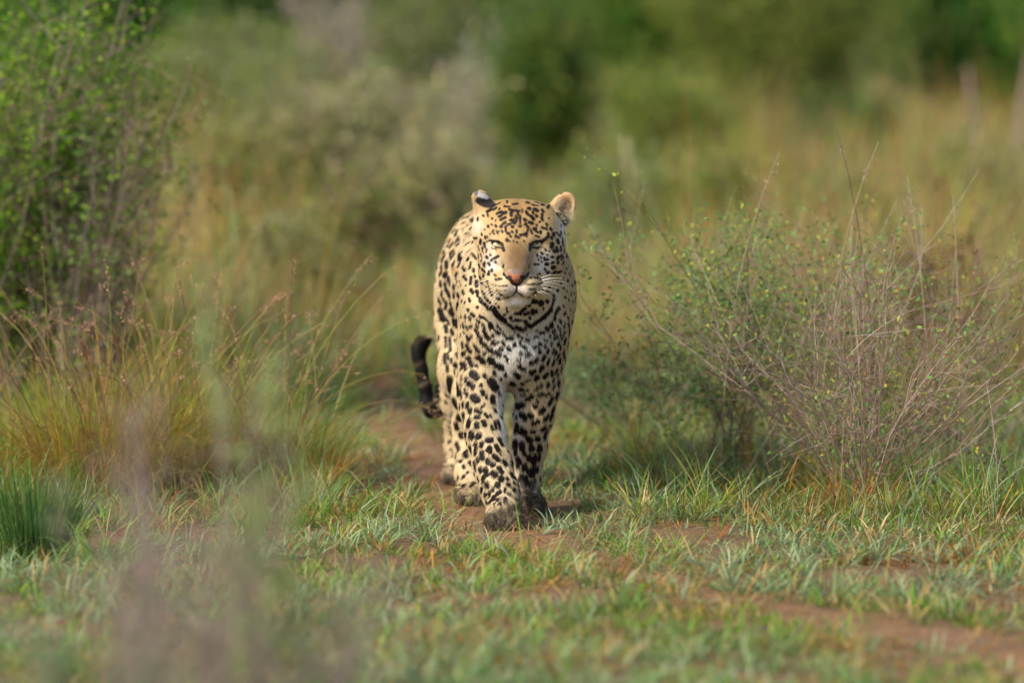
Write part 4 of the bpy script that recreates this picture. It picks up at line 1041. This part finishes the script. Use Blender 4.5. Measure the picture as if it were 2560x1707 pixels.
    if fl.any():
        w_ = np.zeros(n)
        for a_, b_, r0_ in ((1099, 612, 9), (1128, 632, 8), (1131, 605, 8), (1155, 635, 9), (1137, 672, 10), (1107, 635, 8), (1108, 680, 8), (1144, 727, 9), (1141, 765, 8), (1106, 740, 7), (1158, 606, 7), (1125, 598, 7)):
            w_ = np.maximum(w_, np.clip(1.1 - np.hypot((px - a_) / r0_, (py - b_) / (r0_ * 1.5)), 0, 1) * fl)
        mixin(w_ * .7, GOLD * 1.2)
    # muddy wet paws
    mud = np.clip((np.where(y > .42, .050, .078) - z + np.where(y < .12, .35 * (P[:, 0] + .02), 0)) / .026 + hash_noise(P, 120, 5.) * .55 + hash_noise(P, 330, 3.) * .35, 0, 1)
    mk = marks(P)
    mixin(mk * (1 - np.clip(mud, 0, 1) * .4), BLACK)
    mixin(mud * .85, MUD * (1 + .3 * hash_noise(P, 420, 2.))[:, None])
    # tail: black with grey bands towards its end
    tl_ = (y > 1.12) & (px < 1150) & (py > 845)
    band = np.clip(np.sin(py * .11 + px * .05) * 2 - 1.2, 0, 1) * (px < 1088) * .16 + np.clip(np.sin((px + py) * .17 + 1.5 * np.sin(py * .3)) * 2.6 - .7, 0, 1) * (px > 1084) * .95
    mixin(tl_.astype(float), BLACK * .45)
    mixin(tl_ * band, (.42, .30, .18))
    # nose leather, lips
    ax_ = np.abs(px - 1290)
    half = np.interp(py, [676, 678, 683, 686, 690, 695, 700, 709, 711], [0, 14, 22, 21, 15, 10, 8.5, 6.5, 0])
    front = (y < .0)
    nose = front & (ax_ < half)
    top = nose & (py < 684 + 2.0 * np.cos((px - 1290) * .28))
    smk = skin_mask(P)
    nose &= ~smk; top &= ~smk
    mixin(nose.astype(float), (.34, .125, .07))
    mixin(top.astype(float), (.165, .125, .12))
    mixin(smk.astype(float), BLACK * 1.3)
    sk = nose | smk
    C = C * (1 + .16 * hash_noise(P, 230, 6.) * (y < .1) + .07 * hash_noise(P, 700, 9.) + .05 * hash_noise(P, 90, 4.))[:, None]
    return np.clip(C, .005, .9), sk

LC, _sk = coat(LV, LN)
M_COAT = attr_mat("leopard_coat", 0.62, 0, 0.2)
M_FUR = attr_mat("leopard_fur", 0.7, 0, 0.05)
leo = empty("leopard", (0, 0.35, 0), "spotted leopard walking towards the viewer on the bare trail", "leopard")
body = mesh_np("body", LV, LF, M_COAT, LC, leo, smooth=True)

# ------------------------------------------------------------------ fur
def make_fur(count):
    A, B_, C_, D_ = (LV[LF[:, i]] for i in range(4))
    area = np.linalg.norm(np.cross(C_ - A, D_ - B_), axis=1) / 2
    cen = (A + C_) / 2
    wgt = area * np.where((cen[:, 1] < .26) & (cen[:, 2] > .48), 4.0, np.where(cen[:, 1] < .5, 2.0, 1.0))
    f = rng.choice(len(LF), count, p=wgt / wgt.sum())
    u, v = rng.random((2, count))
    u = u[:, None]; v = v[:, None]
    P = (A[f] * (1 - u) + B_[f] * u) * (1 - v) + (D_[f] * (1 - u) + C_[f] * u) * v
    N = unit((LN[LF[f, 0]] * (1 - u) + LN[LF[f, 1]] * u) * (1 - v) + (LN[LF[f, 3]] * (1 - u) + LN[LF[f, 2]] * u) * v)
    col, skin = coat(P, N)
    ex = skin.copy()
    for e in (W(1245, 612, .02), W(1341, 612, .02)):
        ex |= (((P - e) / np.array([.0142, .05, .0054])) ** 2).sum(1) < 1
    P, N, col = P[~ex], N[~ex], col[~ex]
    px, py, _ = project(P)
    n = len(P)
    y, z = P[:, 1], P[:, 2]
    head = np.clip((.26 - y) / .06, 0, 1) * np.clip((z - .46) / .06, 0, 1)
    G = np.tile([0.0, .45, -.9], (n, 1))
    legs = np.clip((.36 - z) / .1, 0, 1)[:, None]
    G = G * (1 - legs) + np.array([0, -.05, -1.0]) * legs
    Hd = unit(P - W(1290, 660, -.03)) + np.array([0, .5, -.15])
    G = G * (1 - head[:, None]) + Hd * head[:, None]
    G += np.array([-1., 0, 0]) * (np.clip((1290 - px) / 150, -1, 1) * .25 * (1 - head))[:, None]
    tail = (y > 1.12) & (px < 1150)
    if tail.any():
        mid = (TAILP[1:] + TAILP[:-1]) / 2; dr = unit(TAILP[1:] - TAILP[:-1])
        ii = ((P[tail][:, None] - mid[None]) ** 2).sum(2).argmin(1)
        G[tail] = dr[ii]
    G = unit(G - (G * N).sum(1, keepdims=True) * N)
    G = unit(G + rng.normal(0, 1, (n, 3)) * np.where(z < .06, .38, .11)[:, None])
    L = np.full(n, .0085)
    L = L * (1 - head) + .0040 * head
    nb = lambda a, b, c, r: np.clip(1.2 - np.sqrt((((P - W(a, b, c)) / np.array(r)) ** 2).sum(1)), 0, 1)
    L += nb(1292, 650, -.02, (.035, .06, .06)) * -.0022
    L += nb(1290, 800, .14, (.09, .1, .07)) * .0015 + nb(1300, 880, .22, (.09, .1, .08)) * .001
    L += nb(1205, 680, .13, (.03, .1, .08)) * .004 + nb(1400, 680, .13, (.03, .1, .08)) * .004
    for e in (W(1245, 612, .02), W(1341, 612, .02)):
        L = np.where((((P - e) / np.array([.024, .05, .014])) ** 2).sum(1) < 1, .0022, L)
    L += (z < .05) * .005
    L = np.where(tail, .0035 + .018 * np.clip((880 - py) / 30, 0, 1), L)
    inner = nb(1403, 530, .115, (.02, .02, .035)) > .15
    L = np.where(inner, .017, L)
    G[inner] = unit(np.array([.55, -.25, .35]) + rng.normal(0, .25, (inner.sum(), 3)))
    G[inner & (rng.random(n) < .4)] = unit(np.array([1.0, -.2, -.05]))
    col[inner] = np.where((rng.random(inner.sum()) < .42)[:, None], np.array([.56, .47, .33]), col[inner])
    L *= rng.uniform(.7, 1.25, n)
    lift = .22 + .12 * rng.random(n)
    lift = np.where(inner, .7, lift)
    lift = np.where(z < .05, .55, lift)
    D = unit(G + N * lift[:, None])
    K = 4
    pts = np.zeros((n, K, 3))
    for k in range(K):
        t = k / (K - 1)
        pts[:, k] = P - N * .0006 + D * (L * t)[:, None] - N * (L * t * t * lift * .45)[:, None] + np.array([0, 0, -1]) * (L * t * t * .08)[:, None]
    vr = rng.uniform(.62, 1.35, (n, 1)); low = z < .06
    vr[low] = rng.choice([.35, .8, 1.6, 2.3], (low.sum(), 1), p=[.3, .35, .25, .1])
    col = np.clip(col * vr, .004, .92)
    rad = np.zeros((n, K)); base = rng.uniform(.00026, .00042, n)
    for k, s in enumerate((1, .9, .65, .15)): rad[:, k] = base * s * np.where(col.max(1) < .06, 1.25, 1.0)
    return pts, rad, col

def curves_object(name, pts, rad, col, mat, parent):
    n, K, _ = pts.shape
    hc = bpy.data.hair_curves.new(name)
    hc.add_curves([K] * n)
    loc = np.array(parent.location)
    hc.attributes['position'].data.foreach_set('vector', (pts - loc).astype(np.float32).ravel())
    ra = hc.attributes.get('radius') or hc.attributes.new('radius', 'FLOAT', 'POINT')
    ra.data.foreach_set('value', rad.astype(np.float32).ravel())
    ca = hc.attributes.new('col', 'FLOAT_COLOR', 'CURVE')
    c4 = np.ones((n, 4), np.float32); c4[:, :3] = col
    ca.data.foreach_set('color', c4.ravel())
    hc.materials.append(mat)
    o = bpy.data.objects.new(name, hc); COL.objects.link(o); o.parent = parent
    return o
fp, fr, fc = make_fur(380000)
fur = curves_object("fur", fp, fr, fc, M_FUR, leo)
fur['kind'] = 'stuff'

# ------------------------------------------------------------------ eyes, whiskers
def uv_sphere(c, r, nu=32, nv=20):
    th = np.linspace(0, np.pi, nv); ph = np.arange(nu) * 2 * np.pi / nu
    V = np.array([[math.sin(t) * math.cos(p), -math.cos(t), math.sin(t) * math.sin(p)] for t in th for p in ph]) * r + c
    F = [[i * nu + j, i * nu + (j + 1) % nu, (i + 1) * nu + (j + 1) % nu, (i + 1) * nu + j] for i in range(nv - 1) for j in range(nu)]
    T = np.repeat(th, nu)
    return V, np.array(F), T
m, N_, L_, b_ = nodes("eye_gloss")
at = N_.new("ShaderNodeAttribute"); at.attribute_name = 'col'; L_.new(at.outputs['Color'], b_.inputs['Base Color'])
b_.inputs['Roughness'].default_value = 0.3; b_.inputs['Specular IOR Level'].default_value = 0.3
for ex_, sx in ((1245, -1), (1341, 1)):
    V, F, T = uv_sphere(W(ex_, 613, .031), .0158)
    col = np.tile([.40, .39, .22], (len(V), 1))
    col[T > .62] = (.46, .42, .26)
    col[T > .80] = (.46, .40, .33)
    # small round pupil high under the lid
    pd = np.linalg.norm(V - W(ex_ + 2, 608.5, .017), axis=1)
    col[pd < .0026] = (.01, .01, .01)
    mesh_np("eye", V, F, m, col, leo, smooth=True)
M_WHISK, _n, _l, wb = nodes("whisker_white")
wb.inputs['Base Color'].default_value = (.85, .82, .76, 1); wb.inputs['Roughness'].default_value = 0.35
wh = [(1352, 695, 1405, 688), (1356, 702, 1425, 700), (1358, 706, 1432, 712), (1355, 709, 1425, 722), (1352, 718, 1402, 738), (1350, 722, 1408, 742),
      (1346, 726, 1392, 752), (1342, 728, 1375, 750), (1356, 700, 1398, 697), (1350, 713, 1418, 731), (1336, 735, 1346, 752),
      (1232, 703, 1190, 722), (1236, 712, 1196, 744), (1238, 720, 1200, 752), (1244, 730, 1214, 768), (1248, 735, 1219, 775), (1250, 738, 1228, 775),
      (1230, 698, 1188, 714), (1240, 725, 1205, 760), (1256, 740, 1248, 754)]
for x0, y0, x1, y1 in wh:
    a = surf(x0, y0); s = 1 if x1 > 1290 else -1
    dpt = a[1]
    L = math.hypot(x1 - x0, y1 - y0)
    P = []
    for k in range(7):
        t = k / 6
        P.append(W(x0 + (x1 - x0) * t, y0 + (y1 - y0) * t - 5 * math.sin(t * math.pi) * (L / 60), dpt - .012 * math.sin(t * 2.2) + .03 * t * t))
    V, F, C = tubes(np.array([P]), np.array([[.0005, .00047, .00043, .0004, .00033, .00025, .0001]]), np.array([[.8, .8, .8]]), 4)
    mesh_np("whisker", V, F, M_WHISK, None, leo)
